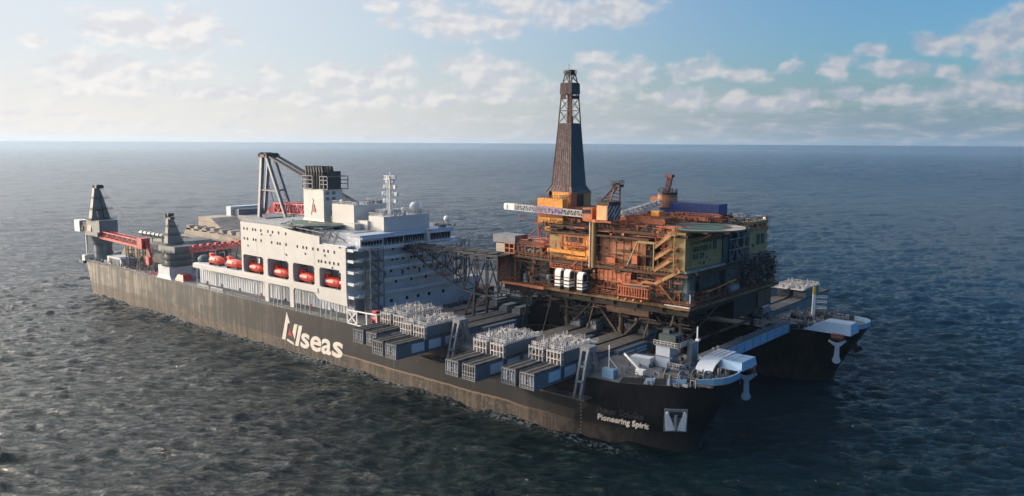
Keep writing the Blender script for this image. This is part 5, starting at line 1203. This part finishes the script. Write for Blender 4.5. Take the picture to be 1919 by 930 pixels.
# ------------------------------------------------------------------ platform cranes
def hazard(mb, x, y0_, y1_, z0_, z1_, n=6):
    H = z1_-z0_; W_ = y1_-y0_; s = (W_+H)/n
    for k in range(-1, n+1):
        a = y0_-H+k*s+s*.1; b = a+s*.5
        pts = []
        for (yy, zz_) in ((a, z0_), (b, z0_), (b+H, z1_), (a+H, z1_)): pts.append((yy, zz_))
        # clip to the panel
        def clip(pts, f, g_):
            o = []
            for i in range(len(pts)):
                P_, Q_ = pts[i], pts[(i+1) % len(pts)]; a_, b_ = f(P_), f(Q_)
                if a_ >= 0: o.append(P_)
                if a_*b_ < 0: u = a_/(a_-b_); o.append((P_[0]+(Q_[0]-P_[0])*u, P_[1]+(Q_[1]-P_[1])*u))
            return o
        pts = clip(pts, lambda p_: p_[0]-y0_, 0)
        if pts: pts = clip(pts, lambda p_: y1_-p_[0], 0)
        if len(pts) > 2: mb.prism(pts, x, x+.06, 'x')
    return mb
t = thing('platform_crane', 'platform crane with black and white striped cab and a long white boom reaching aft', 'crane', (325.2, -28, 43))
MB().tube((325.2, -28, 43.5), (325.2, -28, 59.5), .95, 14).build('pedestal', 'tan', t, smooth=True)
MB().tube((324.2, -28.9, 43.5), (324.2, -28.9, 58.5), .28).build('riser_pipe', 'pale', t)
MB().tube((327, -27.5, 58.6), (327, -27.5, 59.6), 2.8, 16).box(322, 333, -30, -25, 58.8, 59.3).build('slewing_ring', 'orange_rust', t)
MB().box(327.6, 331.6, -30.0, -22.5, 59.5, 64.2).build('cab_house', 'ochre', t)
MB().box(327.5, 331.4, -30.12, -30.0, 59.6, 64.1).build('side_panel', 'peach', t)
MB().box(331.6, 331.68, -30, -22.5, 59.5, 64.2).build('white_panel', 'rail_white', t); hazard(MB(), 331.7, -30, -26.4, 59.5, 64.2, 4).build('hazard_stripes', 'dark', t); hazard(MB(), 331.7, -25.9, -22.5, 59.5, 64.2, 4).build('hazard_stripes', 'dark', t)
MB().box(322.0, 325.8, -30.2, -27.2, 59.4, 63.2).build('operator_cab', 'orange_rust', t)
MB().box(321.9, 322.6, -30.3, -27.4, 61.3, 62.6).box(322.8, 325.2, -30.3, -30.2, 61.4, 62.7).build('cab_window', 'glass', t)
m = MB().truss((322, -28.6, 61.0), (291.5, -28.6, 61.6), 1.6, 1.9, 22, .12, .08); m.build('boom', 'rail_white', t)
MB().truss((313, -28.6, 61.15), (301, -28.6, 61.45), 1.7, 2.0, 8, .13, .09).build('boom_section', 'purple', t)
MB().box(287.2, 292, -29.5, -27.7, 60.6, 62.8).tube((288, -29.7, 61.7), (288, -27.5, 61.7), .8).build('boom_tip', 'white_clean', t)
m = MB().bar((332.5, -24.6, 64.2), (333, -25, 71), .4).bar((330.5, -27.6, 64.2), (332, -26.2, 71), .4).bar((326.5, -28, 64.2), (331.6, -26, 70.4), .45).bar((327.6, -25, 64.2), (332, -25, 70.4), .45)
for k in range(6): f = k/6; m.bar(Vector((326.5, -28, 64.2)).lerp(Vector((331.6, -26, 70.4)), f), Vector((327.6, -25, 64.2)).lerp(Vector((332, -25, 70.4)), f+.1), .22); m.bar(Vector((332.5, -24.6, 64.2)).lerp(Vector((333, -25, 71)), f), Vector((330.5, -27.6, 64.2)).lerp(Vector((332, -26.2, 71)), f+.12), .2)
m.build('king_post', 'rust_red', t)
MB().box(330.8, 334, -27, -24.4, 70.2, 71).rail([(330.8, -27, 71), (334, -27, 71), (334, -24.4, 71)], sp=.8, w=.14, h=1.3).tube((332, -27, 71), (332, -24.6, 71), .6).build('king_post_head', 'brown_dark', t)
MB().box(327, 331.8, -29.5, -22.6, 64.2, 65.4).rail([(327, -29.5, 65.4), (331.8, -29.5, 65.4)], sp=1, w=.12).build('winch_deck', 'brown_dark', t)
MB().bar((332, -26, 71), (292, -28.6, 62.6), .07).bar((332, -25.6, 71), (300, -28.6, 62.4), .07).build('stay_cables', 'dark', t)

t = thing('platform_crane', 'second platform crane with round orange house behind the blue containers', 'crane', (332, 6, 56.6))
MB().tube((332.6, 6, 56.6), (332.6, 6, 62), 1.5, 12).tube((332.6, 6, 62), (332.6, 6, 66.4), 3.4, 18).box(326.6, 329.6, 4.5, 7.5, 63.6, 65.4).build('house', 'brick_brown', t)
m = MB().tube((332.6, 6, 66.4), (332.6, 6, 67.2), 3.5, 16)
for z in (67.2,): m.rail([(332.6+3.3*math.cos(a), 6+3.3*math.sin(a), z) for a in [2*math.pi*i/12 for i in range(13)]], sp=1.5, w=.13)
m.build('top_platform', 'dark', t)
MB().truss((332.3, 6, 67), (333.4, 6, 72.6), 1.3, 1.3, 5, .12).box(332, 334.6, 5, 7, 72.4, 73.4).build('king_post', 'rust_red', t)
MB().truss((333, 1, 64.0), (331, -20.5, 61.0), 1.5, 1.6, 17, .12, .09).build('boom', 'rail_white', t)
# blue site cabins
t = thing('site_cabins', 'row of deep blue containers and cabins on the upper deck behind the helideck', 'containers', (341, 6, 56.6))
MB().box(331, 353.4, 3.6, 10, 58, 64.0).box(331, 339, -3, 3.6, 56.8, 60.4).build('cabin_row', 'blue', t)
m = MB(); 
for i in range(24): x = 331.3+i*.92; m.box(x, x+.14, 3.5, 3.62, 58.2, 63.8)
for i in range(8): y = -2.8+i*.9; m.box(339, 339.08, y, y+.14, 57, 60.2)
for i in range(8): x = 331.3+i*.92; m.box(x, x+.14, -3.1, -3, 57, 60.2)
m.build('ribs', 'blue', t)
MB().rail([(331, 3.6, 64), (353.4, 3.6, 64)], sp=1.4, w=.1).box(350, 350.3, 6, 6.3, 64, 67).build('roof_rail', 'steel', t)
Q('pipework', 'rusty', pipes(MB(), 340, 356, -2, 12, 57.5, 60.6, 110, (.1, .35)))
Q('upper_walkway', 'orange_rust', MB().box(340, 352, -1, 2.6, 58.6, 59.8).rail([(340, -1, 60), (356, -1, 60)], sp=1.2, w=.12))
Q('roof_clutter', 'steel', pipes(MB(), 346, 358, 4, 28, 57, 59.3, 90, (.1, .35)))
Q('red_bin', 'rust_red', B(346, 348, 1, 3, 58, 60).box(351, 353, 8, 10, 57.6, 59.4))

# fine clutter over the fronts of the modules
for (x0, x1, y0_, y1_, z0, z1, n, mt) in ((284, 306, -29, -27, 35, 45, 130, 'rust_dark'), (306, 326, -29, -26.5, 35, 43, 90, 'brown_dark'), (324, 358, -29, -24, 35, 46, 260, 'rusty'), (324, 350, -28.6, -26.6, 45, 56, 36, 'brown_dark'),
        (302, 326, -28.6, -20, 54, 58, 130, 'brown_dark'), (326, 348, -27, -10, 56.6, 59, 160, 'brown_dark'), (286, 360, -28, 32, 28, 33.5, 420, 'rust_dark'), (286, 358, -27, 30, 22, 30, 130, 'brown_dark'), (359, 361.4, -27, 33, 35, 46, 220, 'brown_dark')):
    Q('small_pipework', mt, pipes(MB(), x0, x1, y0_, y1_, z0, z1, n, (.05, .17)))
for i in range(40):
    x = rp.uniform(286, 358); z = rp.choice((35, 45, 57)); Q('lamp_post', 'rusty', MB().bar((x, -28.4, z), (x, -28.4, z+rp.uniform(1.5, 4)), .14))


for (x0, x1, y0_, y1_, z0, z1, n, mt) in ((288, 360, -27, -22, 26, 33.6, 130, 'underside_shade'), (300, 360, -20, 30, 19, 30, 160, 'underside_shade'), (284, 300, -28, -18, 28, 34, 60, 'brown_dark')):
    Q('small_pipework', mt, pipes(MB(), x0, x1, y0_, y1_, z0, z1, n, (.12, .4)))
for x in (292, 302, 320, 342, 350):
    Q('brace', 'brown_dark', MB().bar((x, -25, 18), (x+5, -26, 33), .45))
